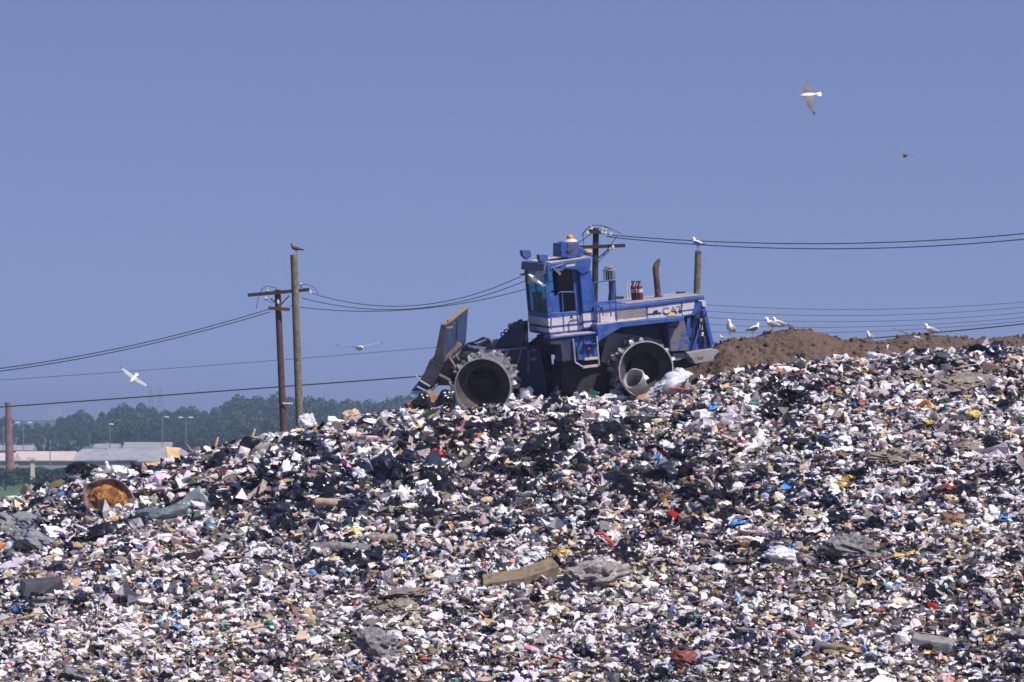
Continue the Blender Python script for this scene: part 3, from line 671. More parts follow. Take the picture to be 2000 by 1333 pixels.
for pts in ([(1020, 560), (975, 590), (960, 600)], [(960, 600), (985, 520), (1010, 470)], [(1110, 400), (1090, 560), (1070, 740)], [(1230, 360), (1180, 480), (1160, 660)]):
    k = f.mb(); k.tube([f.Q(c3(*p), .56) for p in pts], .022, 6); bd(k, 'hose', M['black'], rbo)
bp = f.mb(); bp.prism(f.poly(c3, [(1030, 765), (1290, 725), (1350, 735), (1360, 760), (1310, 800), (1300, 850), (1115, 880), (1085, 830), (1060, 805)], .35), .35, 3.1); bpo = bd(bp, 'rear_bumper', M['grey'], bevel=.02)
bp = f.mb(); bp.prism(f.poly(c3, [(890, 770), (1030, 765), (1060, 810), (930, 850), (900, 840)], .55), .55, 2.9); bd(bp, 'rear_frame_rail', M['grey'], bpo, bevel=.02)
k = f.mb(); k.prism(f.poly(c3, [(1150, 805), (1205, 797), (1200, 820), (1150, 826)], .34), .33, .36); bd(k, 'label_plate', M['wood_dirt'], bpo)
k = f.mb(); k.tube([f.Q(c3(*p), .5) for p in [(1325, 760), (1350, 765), (1345, 800), (1325, 812)]], .03, 8); bd(k, 'tow_hook', M['black'], bpo)
# exhaust, pre-cleaner, extinguishers on the hood
k = f.mb(); k.tube([f.Q(c1(*p), 1.5) for p in [(1113, 530), (1108, 470), (1102, 400), (1094, 318)]], .082, 14); exo = bd(k, 'exhaust_stack', M['rust'], smooth=True)
k = f.mb(); c0_ = f.Q(c1(1094, 320), 1.5); k.tube([f.Q(c1(*p), 1.5) for p in [(1095, 325), (1100, 300), (1112, 278), (1122, 258)]], [.088, .082, .06, .022], 12); bd(k, 'rain_cap', M['rust'], exo, smooth=True)
k = f.mb(); k.tube([f.Q(c1(*p), 1.5) for p in [(1117, 530), (1116, 505)]], .12, 12); bd(k, 'collar', M['rust'], exo)
k = f.mb(); k.tube([f.Q(c1(*p), 1.6) for p in [(803, 545), (800, 400)]], .075, 12); k.tube([f.Q(c1(803, 548), 1.6), f.Q(c1(801, 490), 1.6)], [.11, .08], 12); pco = bd(k, 'air_intake', M['navy'], smooth=True)
u, w = f.P(c1(790, 402), 1.6); k = f.mb(); k.lathe([(.001, 0), (.105, 0), (.10, .28), (.07, .31), (.001, .32)], (u, 1.6, w), 'w', 16); bd(k, 'filter_drum', M['black'], pco, smooth=True)
k = f.mb()
for j in range(14):
    t = 2 * math.pi * j / 14; ct, st_ = math.cos(t) * .165, math.sin(t) * .165
    k.tube([(u + ct, 1.6 + st_, w), (u + ct, 1.6 + st_, w + .27), (u + ct * .55, 1.6 + st_ * .55, w + .36)], .007, 4)
for h_, r_ in ((0, .165), (.27, .165), (.36, .09)): k.lathe([(r_ - .012, -.01), (r_ + .01, -.01), (r_ + .01, .012), (r_ - .012, .012)], (u, 1.6, w + h_), 'w', 20, True)
k.lathe([(.001, 0), (.09, 0), (.09, .01), (.001, .015)], (u, 1.6, w + .36), 'w', 16)
bd(k, 'wire_cage', M['rust_grey'], pco)
def ext(px, v, sc=1):
    u, w = f.P(c1(px, 540), v); k = f.mb(); k.lathe([(.001, 0), (.075, 0), (.078, .02), (.078, .36), (.06, .42), (.03, .45), (.03, .47), (.001, .47)], (u, v, w), 'w', 18); e_ = bd(k, 'fire_extinguisher', M['red'], smooth=True)
    k = f.mb(); k.lathe([(.001, .22), (.0795, .22), (.0795, .32), (.001, .32)], (u, v, w), 'w', 18); bd(k, 'white_label', M['whitelab'], e_, smooth=True)
    k = f.mb(); k.box((u - .02, v - .02, w + .46), (u + .02, v + .02, w + .52)); k.box((u - .09, v - .015, w + .5), (u + .05, v + .015, w + .53)); k.tube([(u - .05, v, w + .5), (u - .12, v, w + .4), (u - .11, v, w + .1)], .012, 6); bd(k, 'valve', M['black'], e_)
ext(995, 1.3); ext(955, 1.5)
for px in (908, 925): k = f.mb(); k.tube([f.Q(c1(px, 530), 1.3), f.Q(c1(px - 8, 470), 1.3), f.Q(c1(px, 405), 1.3)], .02, 6); bd(k, 'pipe', M['whitelab'])
for px, sz in ((1250, .05), (1275, .08), (870, .06), (850, .05)): u, w = f.P(c1(px, 520 if px < 900 else 488), 1.9); box_(f, (u - sz, 1.9, w - .03), (u + sz, 2.0, w + .04), 'hood_clip', M['black'])

# ---- front frame -------------------------------------------------
g = FF_
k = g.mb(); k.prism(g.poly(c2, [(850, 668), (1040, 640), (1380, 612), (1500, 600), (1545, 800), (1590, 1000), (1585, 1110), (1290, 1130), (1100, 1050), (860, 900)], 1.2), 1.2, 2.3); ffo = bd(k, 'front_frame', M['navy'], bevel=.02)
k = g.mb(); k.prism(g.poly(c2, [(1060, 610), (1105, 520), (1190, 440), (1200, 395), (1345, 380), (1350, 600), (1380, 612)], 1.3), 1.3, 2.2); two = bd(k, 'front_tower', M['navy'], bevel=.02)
for a, b_, wd_ in (((1290, 350), (1295, 395), .05), ((1290, 345), (1335, 335), .05)): k = g.mb(); k.obox(g.Q(c2(*a), 1.4), g.Q(c2(*b_), 1.4), wd_, wd_); bd(k, 'bracket', M['dark'], two)
k = g.mb(); u, w = g.P(c2(1273, 565), 1.28); k.lathe([(.001, -.03), (.08, -.03), (.08, .05), (.001, .05)], (u, 1.28, w), n=18); bd(k, 'pin', M['black'], two)
for (a, b_) in (((1185, 640), (1130, 790)), ((1330, 630), (1260, 860)), ((1400, 640), (1395, 860)), ((900, 660), (1380, 612))): k = g.mb(); k.obox(g.Q(c2(*a), 1.17), g.Q(c2(*b_), 1.17), .05, .06); bd(k, 'frame_rib', M['blue_dirty'], ffo)
for pts, m_ in (([(1405, 715), (1480, 705), (1470, 740), (1410, 742)], 'yellow'), ([(1430, 632), (1475, 630), (1475, 642), (1430, 645)], 'grey')): k = g.mb(); k.prism(g.poly(c2, pts, 1.2), 1.185, 1.2); bd(k, 'label_plate', M['wood_dirt'] if m_ == 'yellow' else M[m_], ffo)
k = g.mb()
for q in [(1215, 395), (1175, 450), (1140, 480)]: u, w = g.P(c2(*q), 1.6); k.lathe([(.05, -.015), (.07, 0), (.05, .015), (.035, 0)], (u, 1.6, w), n=14, closed=True)
bd(k, 'lifting_rings', M['black'], two)
# lift cylinders, hoses, mud
for v in (1.35, 2.1):
    k = g.mb(); k.tube([g.Q(c2(960, 640), v), g.Q(c2(790, 600), v)], .09, 12); cy = bd(k, 'lift_cylinder', M['blue_dirty'], smooth=True)
    k = g.mb(); k.tube([g.Q(c2(790, 600), v), g.Q(c2(640, 720), v)], .045, 10); bd(k, 'rod', M['steel'], cy, smooth=True)
for pts in ([(960, 520), (880, 550), (790, 570), (730, 640), (740, 720)], [(990, 540), (900, 575), (820, 580), (745, 640), (720, 700)], [(1000, 530), (940, 510), (830, 570), (780, 640)]): k = g.mb(); k.tube([g.Q(c2(*p), 1.3) for p in pts], .024, 6); bd(k, 'hose', M['black'], smooth=True)
k = g.mb(); k.tube([g.Q(c2(905, 590), 1.5), g.Q(c2(1010, 535), 1.5)], .06, 10); bd(k, 'steering_cylinder', M['rust'], smooth=True)
k = g.mb(); k.box((*g.P(c2(1020, 560), 1.4)[:1], 1.4, g.P(c2(1020, 560), 1.4)[1] - .1), (g.P(c2(1100, 560), 1.4)[0], 1.8, g.P(c2(1100, 560), 1.4)[1] + .05)); bd(k, 'valve_block', M['grey'], bevel=.02)
# blade
VB = -.10; VBF = 3.75
bl = g.mb(); bl.prism(g.poly(c2, [(525, 378), (570, 385), (560, 560), (545, 770), (500, 860), (430, 1000), (400, 1040), (215, 1050), (320, 920), (420, 735), (455, 700), (490, 560)], VB), VB, VBF)
blo = bd(bl, 'blade', M['blade_blue'], bevel=.012)
k = g.mb(); k.prism(g.poly(c2, [(412, 728), (548, 790), (500, 880), (435, 1005), (325, 930)], VB), VB - .05, VB + .02); bd(k, 'blade_end_plate', M['blade'], blo, bevel=.01)
k = g.mb(); k.prism(g.poly(c2, [(520, 380), (570, 388), (560, 560), (548, 780), (415, 735), (455, 690), (485, 560)], VB), VB - .03, VB + .001); bd(k, 'blade_side_plate', M['blade'], blo, bevel=.01)
k = g.mb(); k.prism(g.poly(c2, [(520, 372), (580, 378), (580, 392), (520, 392)], VB), VB, VBF + .02); bd(k, 'top_edge', M['wood_dirt'], blo, bevel=.01)
k = g.mb(); k.prism(g.poly(c2, [(212, 1048), (415, 1040), (405, 1075), (215, 1080)], VB), VB, VBF); bd(k, 'cutting_edge', M['steel'], blo, bevel=.01)
for v in (1.8,):
    k = g.mb(); k.prism(g.poly(c2, [(565, 400), (575, 420), (572, 700), (560, 770)], VB), v, v + .06); bd(k, 'blade_rib', M['blade_blue'], blo)
for a, b_, v, wd_ in (((535, 750), (715, 570), .2, .10), ((605, 710), (690, 855), .15, .06), ((640, 640), (700, 740), .3, .05), ((500, 880), (610, 940), .1, .07), ((660, 640), (690, 560), .5, .08), ((585, 350), (635, 330), .0, .07), ((570, 415), (640, 408), .0, .05)):
    k = g.mb(); k.obox(g.Q(c2(*a), v), g.Q(c2(*b_), v + .1), wd_, wd_); bd(k, 'blade_brace', M['wood_dirt'], blo, bevel=.01)
for v in (.55, 2.85):
    k = g.mb(); k.obox(g.Q(c2(560, 900), VB)[0:1] + (v,) + g.Q(c2(560, 900), VB)[2:], g.Q(c2(1000, 1010), VB)[0:1] + (v,) + g.Q(c2(1000, 1010), VB)[2:], .2, .3); bd(k, 'push_arm', M['navy'], bevel=.02) if v > 1 else bd(k, 'push_arm', M['dark'], bevel=.02)
k = g.mb(); k.prism(g.poly(c2, [(560, 770), (700, 700), (860, 700), (1000, 900), (700, 1000), (480, 1000)], 1.0), 1.15, 2.4); bd(k, 'blade_linkage', M['dark'], bevel=.02)
k = g.mb(); k.prism(g.poly(c2, [(590, 960), (650, 1000), (680, 1130), (745, 1230), (690, 1230), (640, 1120)], -.08), -.02, .9); bd(k, 'wheel_scraper', M['rim'], bevel=.01)
k = g.mb(); k.obox(g.Q(c2(260, 885), -.1), g.Q(c2(330, 960), -.1), .03, .03); k.obox(g.Q(c2(280, 1000), -.16), g.Q(c2(400, 1060), -.16), .05, .04); k.obox(g.Q(c2(310, 940), -.16), g.Q(c2(410, 1000), -.16), .07, .03); bd(k, 'snagged_strips', M['stripe'], blo)
# centre clutter between the frames
k = f.mb(); k.prism(f.poly(c1, [(300, 830), (350, 790), (470, 790), (470, 900), (330, 900)], 1.4), 1.4, 2.2); bd(k, 'hose_bracket', M['dark'], bevel=.02)
# ================================================================== poles, wires, distance
def pole_mat(name, c, d): return mat(name, c, .9, var=.3, scale=6, dirt=d, dirt_amt=.5, dscale=14, bump=.01, bscale=20)
M['pole_brown'] = pole_mat('creosoted_red_brown_pole', (.085, .04, .03), (.04, .02, .018))
M['pole_grey'] = pole_mat('weathered_olive_grey_pole', (.15, .13, .09), (.07, .06, .045))
M['pole_black'] = pole_mat('dark_creosoted_pole', (.02, .016, .015), (.035, .025, .02))
M['porcelain'] = mat('grey_white_porcelain', (.6, .6, .6), .25, var=.1)
M['wire'] = mat('black_cable', (.012, .012, .014), .6, var=.2)
M['wire_thin'] = mat('dull_grey_cable', (.035, .035, .045), .6, var=.2)
def pole_tube(top_px, bot_px, y, r0, r1, m, name, lab, cat='utility pole', part=None):
    p0 = W(*top_px, y); p1 = W(*bot_px, y); d = (p1 - p0) / np.linalg.norm(p1 - p0)
    L = (p0[2] - GZ) / -d[2]; pb = p0 + d * L
    root = empty(name, pb, lab, cat)
    mb = MB(); n = 10; mb.tube([pb + (p0 - pb) * t / n for t in range(n + 1)], [r1 + (r0 - r1) * t / n for t in range(n + 1)], 14)
    mb.build('shaft', m, root, smooth=True, root=pb); return root, pb
def on(y, pts): return [W(px, py, y) for px, py in pts]
def part(root, pb, mb, name, m, smooth=False): return mb.build(name, m, root, smooth, root=pb)
def insulator(root, pb, p, s=.09):
    mb = MB(); mb.lathe([(.001, -s), (s * .5, -s), (s * .8, -s * .6), (s * .45, -s * .3), (s * .8, 0), (s * .45, s * .3), (s * .6, s * .7), (.001, s)], p, 'w', 12); part(root, pb, mb, 'insulator', M['porcelain'], True)
# brown pole with cross arms
Y1 = 150.0
r_, pb = pole_tube((542, 566), (554, 838), Y1, .125, .165, M['pole_brown'], 'utility_pole', 'red-brown utility pole with a long and a short cross arm, beside the bare grey pole')
mb = MB(); a, b_ = on(Y1 - .2, [(484, 577), (604, 566)]); mb.obox(a, b_, .13, .13); part(r_, pb, mb, 'cross_arm', M['pole_black'])
mb = MB(); a, b_ = on(Y1 - .25, [(524, 602), (566, 605)]); mb.obox(a, b_, .13, .13); part(r_, pb, mb, 'cross_arm', M['pole_brown'])
mb = MB(); a, b_ = on(Y1 - .25, [(528, 584), (545, 594)]); mb.obox(a, b_, .03, .05); a, b_ = on(Y1 - .25, [(565, 578), (548, 596)]); mb.obox(a, b_, .03, .05); part(r_, pb, mb, 'brace', M['pole_black'])
for q in ((522, 566), (519, 583), (543, 590), (588, 558), (606, 571)): insulator(r_, pb, W(*q, Y1 - .22))
mb = MB(); mb.tube(on(Y1 - .3, [(509, 575), (511, 565), (520, 560), (538, 562), (546, 568)]), .014, 5); mb.tube(on(Y1 - .3, [(505, 580), (501, 600), (500, 604)]), .012, 5); mb.tube(on(Y1 - .3, [(519, 583), (530, 592), (542, 590)]), .014, 5)
mb.tube(on(Y1 - .3, [(585, 558), (600, 555), (615, 563), (622, 574)]), .014, 5); part(r_, pb, mb, 'jumper_wire', M['wire'])
mb = MB(); a, b_ = on(Y1 - .2, [(552, 788), (572, 788)]); mb.obox(a, b_, .04, .05); part(r_, pb, mb, 'bracket', M['porcelain'])
# bare grey poles
Y2 = 132.0
pole_tube((574, 498), (585, 822), Y2, .125, .15, M['pole_grey'], 'bare_pole', 'bare weathered grey pole with a brown gull on its top, right of the red-brown pole', 'pole')
pole_tube((1364, 491), (1361, 575), Y2, .115, .14, M['pole_grey'], 'bare_pole', 'bare weathered grey pole topped by a white gull, rising behind the compactor engine', 'pole')
# dark pole behind the cab
Y3 = 150.0
r_, pb = pole_tube((1164, 446), (1162, 560), Y3, .12, .16, M['pole_black'], 'utility_pole', 'dark utility pole with cross arm standing behind the compactor cab')
mb = MB(); a, b_ = on(Y3 - .2, [(1118, 484), (1221, 480)]); mb.obox(a, b_, .14, .13); part(r_, pb, mb, 'cross_arm', M['pole_black'])
mb = MB(); a, b_ = on(Y3 - .2, [(1147, 452), (1182, 455)]); mb.obox(a, b_, .13, .13); part(r_, pb, mb, 'cross_arm', M['pole_black'])
mb = MB(); a, b_ = on(Y3 - .25, [(1168, 505), (1188, 488)]); mb.obox(a, b_, .03, .05); a, b_ = on(Y3 - .25, [(1145, 488), (1160, 505)]); mb.obox(a, b_, .03, .05); part(r_, pb, mb, 'brace', M['pole_black'])
for q in ((1155, 445), (1148, 455), (1177, 446), (1183, 447), (1176, 453), (1182, 455), (1193, 458), (1190, 487), (1197, 483)): insulator(r_, pb, W(*q, Y3 - .25))
mb = MB()
for pts in ([(1135, 462), (1148, 445), (1160, 440), (1175, 441), (1195, 450)], [(1140, 480), (1139, 455), (1150, 443)], [(1170, 440), (1190, 445), (1215, 458)], [(1178, 500), (1195, 475), (1205, 462)], [(1165, 515), (1180, 500), (1195, 485)]): mb.tube(on(Y3 - .3, pts), .014, 5)
part(r_, pb, mb, 'jumper_wire', M['wire'])

def wire(pts, y0, y1, r, lab, m='wire', grp=None):
    px = [p[0] for p in pts]; py = [p[1] for p in pts]
    P = np.polynomial.Polynomial.fit(px, py, min(len(pts) - 1, 2)) if len(pts) > 2 else None
    xs = np.linspace(px[0], px[-1], 28); out = []
    for i, x in enumerate(xs):
        t = i / 27; y = y0 + (y1 - y0) * t
        # smooth sag through the points
        yy = P(x) if P is not None else py[0] + (py[1] - py[0]) * t
        out.append(W(x, yy, y))
    mb = MB(); mb.tube(out, r, 5); c = out[0]
    o = mb.build('power_line', M[m], None, smooth=True, root=c); o.location = c
    return tag(o, lab, 'power line', grp)
wire([(-400, 745), (0, 717), (150, 697), (300, 668), (430, 634), (531, 600)], 120, Y1 - .25, .018, 'upper of two close cables falling left from the short cross arm of the red-brown pole')
wire([(-400, 752), (0, 722), (150, 702), (300, 674), (430, 641), (527, 606)], 120, Y1 - .25, .018, 'lower of two close cables falling left from the short cross arm of the red-brown pole')
wire([(606, 571), (660, 589), (740, 598), (800, 597), (900, 580), (1022, 541), (1160, 452)], Y1, Y3, .016, 'topmost of three cables sagging between the red-brown pole and the dark pole')
wire([(590, 586), (660, 595), (740, 602), (800, 603), (900, 590), (1022, 556), (1146, 484)], Y1, Y3, .016, 'middle cable of three sagging between the red-brown pole and the dark pole')
wire([(566, 604), (660, 600), (740, 604), (800, 605), (900, 598), (1022, 571), (1150, 520)], Y1, Y3, .016, 'lowest of three cables sagging between the red-brown pole and the dark pole')
wire([(1184, 456), (1260, 466), (1400, 475), (1500, 477), (1700, 474), (1850, 467), (2000, 456), (2300, 420)], Y3, 120, .018, 'upper cable running right from the top of the dark pole')
wire([(1184, 459), (1280, 473), (1400, 483), (1550, 489), (1750, 486), (1900, 474), (2000, 462), (2300, 430)], Y3, 120, .018, 'lower cable running right from the top of the dark pole')
wire([(-500, 775), (0, 737), (200, 727), (500, 712), (850, 682), (1250, 640)], 260, 260, .018, 'thin cable crossing behind the poles below the flying gull by the blade', 'wire_thin')
wire([(-500, 830), (0, 795), (400, 770), (840, 730), (1300, 700)], 150, 150, .026, 'thick dark cable low in the sky, running from the brick chimney towards the blade')
wire([(1330, 686), (1700, 663), (1800, 652), (2000, 632), (2300, 598)], 150, 150, .026, 'thick dark cable just above the brown earth mound on the right')
wire([(1330, 590), (1500, 604), (1650, 607), (1800, 602), (2000, 587), (2300, 555)], 230, 230, .016, 'thin cable right of the compactor, highest of the five low ones', 'wire_thin')
wire([(1330, 602), (1500, 617), (1650, 619), (1800, 613), (2000, 597), (2300, 562)], 230, 230, .016, 'thin cable right of the compactor, second from the top of the five low ones', 'wire_thin')
wire([(1330, 614), (1500, 629), (1650, 632), (1800, 624), (2000, 607), (2300, 572)], 230, 230, .016, 'thin cable right of the compactor, middle one of the five low ones', 'wire_thin')
wire([(1330, 628), (1500, 641), (1650, 643), (1800, 634), (2000, 616), (2300, 582)], 230, 230, .016, 'thin cable right of the compactor, fourth from the top of the five low ones', 'wire_thin')
wire([(1330, 644), (1500, 653), (1650, 653), (1800, 642), (2000, 623), (2300, 590)], 230, 230, .016, 'thin cable right of the compactor, lowest of the five low ones', 'wire_thin')

# ---- trees ------------------------------------------------------
def leaf_mat(name, a, b_, c):
    m, nt, bs = new_mat(name); N = nt.nodes; L = nt.links
    tc = N.new('ShaderNodeTexCoord'); n1 = N.new('ShaderNodeTexNoise'); n1.inputs['Scale'].default_value = .35; n1.inputs['Detail'].default_value = 5
    L.new(tc.outputs['Object'], n1.inputs['Vector']); cr = N.new('ShaderNodeValToRGB'); e = cr.color_ramp.elements
    e[0].position = .35; e[0].color = a + (1,); e[1].position = .68; e[1].color = c + (1,); x_ = e.new(.5); x_.color = b_ + (1,)
    L.new(n1.outputs['Fac'], cr.inputs[0]); L.new(cr.outputs[0], bs.inputs['Base Color']); bs.inputs['Roughness'].default_value = .8; bs.inputs['Specular IOR Level'].default_value = .2
    return m
M['leaf'] = leaf_mat('mixed_green_foliage', (.012, .045, .022), (.026, .078, .036), (.05, .11, .045))
M['leaf2'] = leaf_mat('dark_green_foliage', (.012, .038, .018), (.025, .065, .03), (.045, .095, .04))
M['bark'] = mat('grey_brown_bark', (.10, .075, .055), .9, var=.3)
def crown_mesh(seed, w, h, n=1500, leaf=.75, lobes=16, base_=.18):
    r = np.random.default_rng(seed)
    C = r.normal(size=(lobes, 3)); C /= np.linalg.norm(C, axis=1)[:, None]; C *= r.uniform(.25, .68, (lobes, 1))
    C[:, 2] = C[:, 2] * .85; C[0] = (0, 0, .55); rad = r.uniform(.26, .46, lobes)
    k = r.integers(0, lobes, n); d = r.normal(size=(n, 3)); d /= np.linalg.norm(d, axis=1)[:, None]; d[:, 2] = np.abs(d[:, 2]) * .9 + d[:, 2] * .1
    P = C[k] + d * (rad[k] * r.uniform(.75, 1.08, n))[:, None]
    P = P * np.array([w / 2, w / 2, h / 2 * (1 - base_)]); P[:, 2] += h * (base_ + (1 - base_) / 2); P[:, 2] = np.maximum(P[:, 2], h * .05)
    Rm = rot_mats(n, r); s_ = r.uniform(.6, 1.3, n) * leaf
    q = np.array([(-.5, -.5, 0), (.5, -.4, .12), (.45, .5, 0), (-.4, .45, -.1)])
    V = np.einsum('nij,nkj->nki', Rm, q[None] * s_[:, None, None]) + P[:, None]
    return V.reshape(-1, 3), np.arange(n * 4).reshape(n, 4), C * np.array([w / 2, w / 2, h / 2]) + np.array([0, 0, h * .55])
def make_tree(seed, w, h, m, n, leaf, nm='tree'):
    root = empty(nm, (0, 0, 0)); V, Fc, C = crown_mesh(seed, w, h, n, leaf, base_=.18 if h > 10 else -.12)
    np_mesh('crown', V, Fc, M[m], parent=root)
    t = MB(); t.tube([(0, 0, -.5), (0.1, 0, h * .25), (-.1, .1, h * .55), (0, 0, h * .8)], [w * .035, w * .028, w * .018, w * .006], 7)
    for c in C[:5]: t.tube([(0, 0, h * .3), c * .6 + np.array([0, 0, h * .1]), c], [w * .014, w * .01, w * .004], 5)
    t.build('trunk', M['bark'], root); return root
protos = [make_tree(100 + k, w, h, m, n, .62 if h > 10 else .5) for k, (w, h, m, n) in enumerate([(12, 20, 'leaf', 3400), (14, 18, 'leaf2', 3600), (10, 21, 'leaf', 3000), (13, 16, 'leaf', 3200), (11, 17, 'leaf2', 3000), (9, 9, 'leaf', 1500), (8, 6, 'leaf2', 1200)])]
for p in protos: p['H'] = 0
PH = [20, 18, 21, 16, 17, 9, 6]
used = [False] * len(protos)
rt_ = random.Random(4)
def put_tree(k, px, topy, y, lab, grp):
    o = protos[k] if not used[k] else copy_tree(protos[k]); used[k] = True
    p = W(px, HZ, y); top = (HZ - topy) / F * y; s = (top - GZ) / PH[k]
    o.location = (p[0], y, GZ); o.scale = (s * rt_.uniform(.9, 1.15), s, s); o.rotation_euler = (0, 0, rt_.uniform(0, 6.28))
    if 'H' in o: del o['H']
    tag(o, lab, 'tree', grp)
_tx = [-120, 0, 20, 60, 90, 120, 150, 185, 215, 232, 255, 290, 330, 355, 400, 440, 465, 500, 540, 590, 630, 665, 720, 790, 850, 900]
_ty = [812, 812, 820, 828, 826, 814, 806, 801, 800, 790, 786, 788, 800, 795, 793, 790, 772, 780, 772, 780, 768, 772, 779, 766, 764, 762]
def skyline(px): return np.interp(px, _tx, _ty)
x = -90
# back row: crowns against the sky
while x < 1150:
    y = rt_.uniform(1380, 1500); put_tree(rt_.randrange(5), x, skyline(x) + rt_.uniform(-5, 6), y, 'tall leafy tree of the distant wood with its crown against the sky', 'back row of the distant wood'); x += rt_.uniform(16, 25)
x = -80
while x < 860:
    y = rt_.uniform(1220, 1340); put_tree(rt_.randrange(5), x, skyline(x) + rt_.uniform(14, 24), y, 'leafy tree in the middle row of the distant wood, below the skyline crowns', 'middle row of the distant wood'); x += rt_.uniform(17, 27)
x = 60
while x < 800:
    y = rt_.uniform(1060, 1180); put_tree(rt_.choice([1, 3, 4, 0]), x, skyline(x) + rt_.uniform(34, 46), y, 'rounded tree in the front row of the distant wood, behind the pale roofs', 'front row of the distant wood'); x += rt_.uniform(26, 40)
x = 360
while x < 640:
    y = rt_.uniform(900, 960); put_tree(rt_.choice([1, 3, 4, 0]), x, skyline(x) + rt_.uniform(55, 70), y, 'dark tree at the near edge of the wood, just above the rubbish ridge', 'near edge of the distant wood'); x += rt_.uniform(30, 42)
for px, ty, y in ((100, 858, 980), (130, 856, 985), (75, 862, 990), (150, 862, 1000), (245, 868, 1010), (275, 872, 1010)): put_tree(5, px, ty, y, 'low bushy tree beside the distant roofs', 'low trees beside the distant roofs')
x = -30
while x < 330:
    put_tree(6, x, rt_.uniform(906, 918), rt_.uniform(650, 730), 'dark green bush in the field below the pale roofs', 'bushes in the field'); x += rt_.uniform(9, 15)
for px in (95, 118): put_tree(6, px, 925, 420 + px, 'dark bush just beyond the left end of the rubbish ridge', 'bushes beyond the ridge')

# ---- distant buildings ------------------------------------------
M['roof_pale'] = mat('sun_bleached_pinkish_roof', (.50, .42, .38), .8, var=.06, scale=.3)
M['roof_grey'] = mat('grey_shingle_roof', (.26, .26, .29), .85, var=.15, scale=.5)
M['wall_pale'] = mat('pale_rendered_wall', (.24, .25, .25), .85, var=.08, scale=.4)
M['wall_grey'] = mat('grey_wall', (.20, .21, .22), .85, var=.12, scale=.4)
M['win'] = mat('dark_window_pane', (.03, .04, .05), .2, var=.1)
def house(x0, x1, y, depth, eave, ridge, m, lab, wm='wall_grey', hip=0, cat='building', nwin=0):
    a = W(x0, eave, y); b_ = W(x1, eave, y); ze = a[2]; zr = (HZ - ridge) / F * (y + depth / 2)
    c = np.array([(a[0] + b_[0]) / 2, y, GZ]); root = empty('warehouse', c, lab, cat)
    mb = MB(); mb.box((a[0], y, GZ - .3), (b_[0], y + depth, ze)); mb.build('wall', M[wm], root, root=c)
    mb = MB(); ov = .5; hp = hip * (b_[0] - a[0])
    vs = [(a[0] - ov, y - ov, ze - .12), (b_[0] + ov, y - ov, ze - .12), (b_[0] + ov, y + depth + ov, ze - .12), (a[0] - ov, y + depth + ov, ze - .12), (a[0] - ov + hp, y + depth / 2, zr), (b_[0] + ov - hp, y + depth / 2, zr)]
    vs += [(p[0], p[1], p[2] + .25) for p in vs]
    fs = [(0, 1, 5, 4), (2, 3, 4, 5), (1, 2, 5), (3, 0, 4)]
    mb.add(vs, [(6, 7, 11, 10), (8, 9, 10, 11), (7, 8, 11), (9, 6, 10), (0, 1, 7, 6), (1, 2, 8, 7), (2, 3, 9, 8), (3, 0, 6, 9), (0, 3, 2, 1)])
    mb.build('roof', M[m], root, root=c)
    for k in range(nwin):
        u = a[0] + (b_[0] - a[0]) * (k + .5) / nwin; mb = MB(); zz = GZ + (ze - GZ) * .45
        if ze - GZ > 1.6: mb.box((u - .6, y - .06, zz), (u + .6, y + .02, zz + min(1.2, (ze - GZ) * .35))); mb.build('window', M['win'], root, root=c)
house(28, 138, 830, 14, 900, 884, 'roof_pale', 'low building with a long sunlit pinkish roof beside the brick chimney', 'wall_pale')
house(-70, 22, 815, 12, 900, 887, 'roof_pale', 'pale-roofed building at the left edge, left of the brick chimney', 'wall_pale')
house(136, 215, 835, 15, 900, 879, 'roof_grey', 'grey hip-roofed building next to the pinkish roof', 'wall_grey', .28)
house(205, 300, 850, 15, 899, 878, 'roof_grey', 'long grey gabled roof in the middle of the distant buildings', 'wall_grey', .02)
house(272, 372, 835, 16, 902, 877, 'roof_grey', 'grey hip-roofed building nearest the rubbish ridge', 'wall_grey', .3)
house(186, 228, 900, 8, 876, 869, 'wall_pale', 'small pale building peeking over the grey roofs', 'wall_pale')
house(244, 330, 905, 8, 876, 866, 'wall_pale', 'longer pale building behind the grey hip roof', 'wall_pale')
house(-10, 60, 930, 8, 880, 872, 'roof_grey', 'grey building among trees behind the brick chimney', 'wall_pale')
# chimney
Yc = 800.0; p0 = W(15.5, 787, Yc); p1 = W(20, 893, Yc); M['brick'] = mat('weathered_red_brown_brick', (.20, .10, .075), .9, var=.35, scale=.8, dirt=(.11, .07, .06), dirt_amt=.5, dscale=.5)
r_ = empty('brick_chimney', (p1[0], Yc, GZ), 'tall tapering red-brown chimney at the left edge in front of the pale roofs', 'chimney')
mb = MB(); mb.lathe([(.95, 0), (.62, p0[2] - GZ - .5), (.62, p0[2] - GZ - .3)], n=20); o = mb
mb = MB(); n = 12; pts = [np.array([p1[0] + (p0[0] - p1[0]) * t / n, Yc, GZ + (p0[2] - GZ) * t / n]) for t in range(n + 1)]
mb.tube(pts, [1.0 - .42 * t / n for t in range(n + 1)], 20); mb.build('stack', M['brick'], r_, smooth=True, root=(p1[0], Yc, GZ))
mb = MB(); mb.tube([pts[-1] + np.array([0, 0, -.5]), pts[-1] + np.array([0, 0, -.2]), pts[-1] + np.array([0, 0, .05])], [.62, .72, .72], 20); mb.build('rim', M['brick'], r_, smooth=True, root=(p1[0], Yc, GZ))
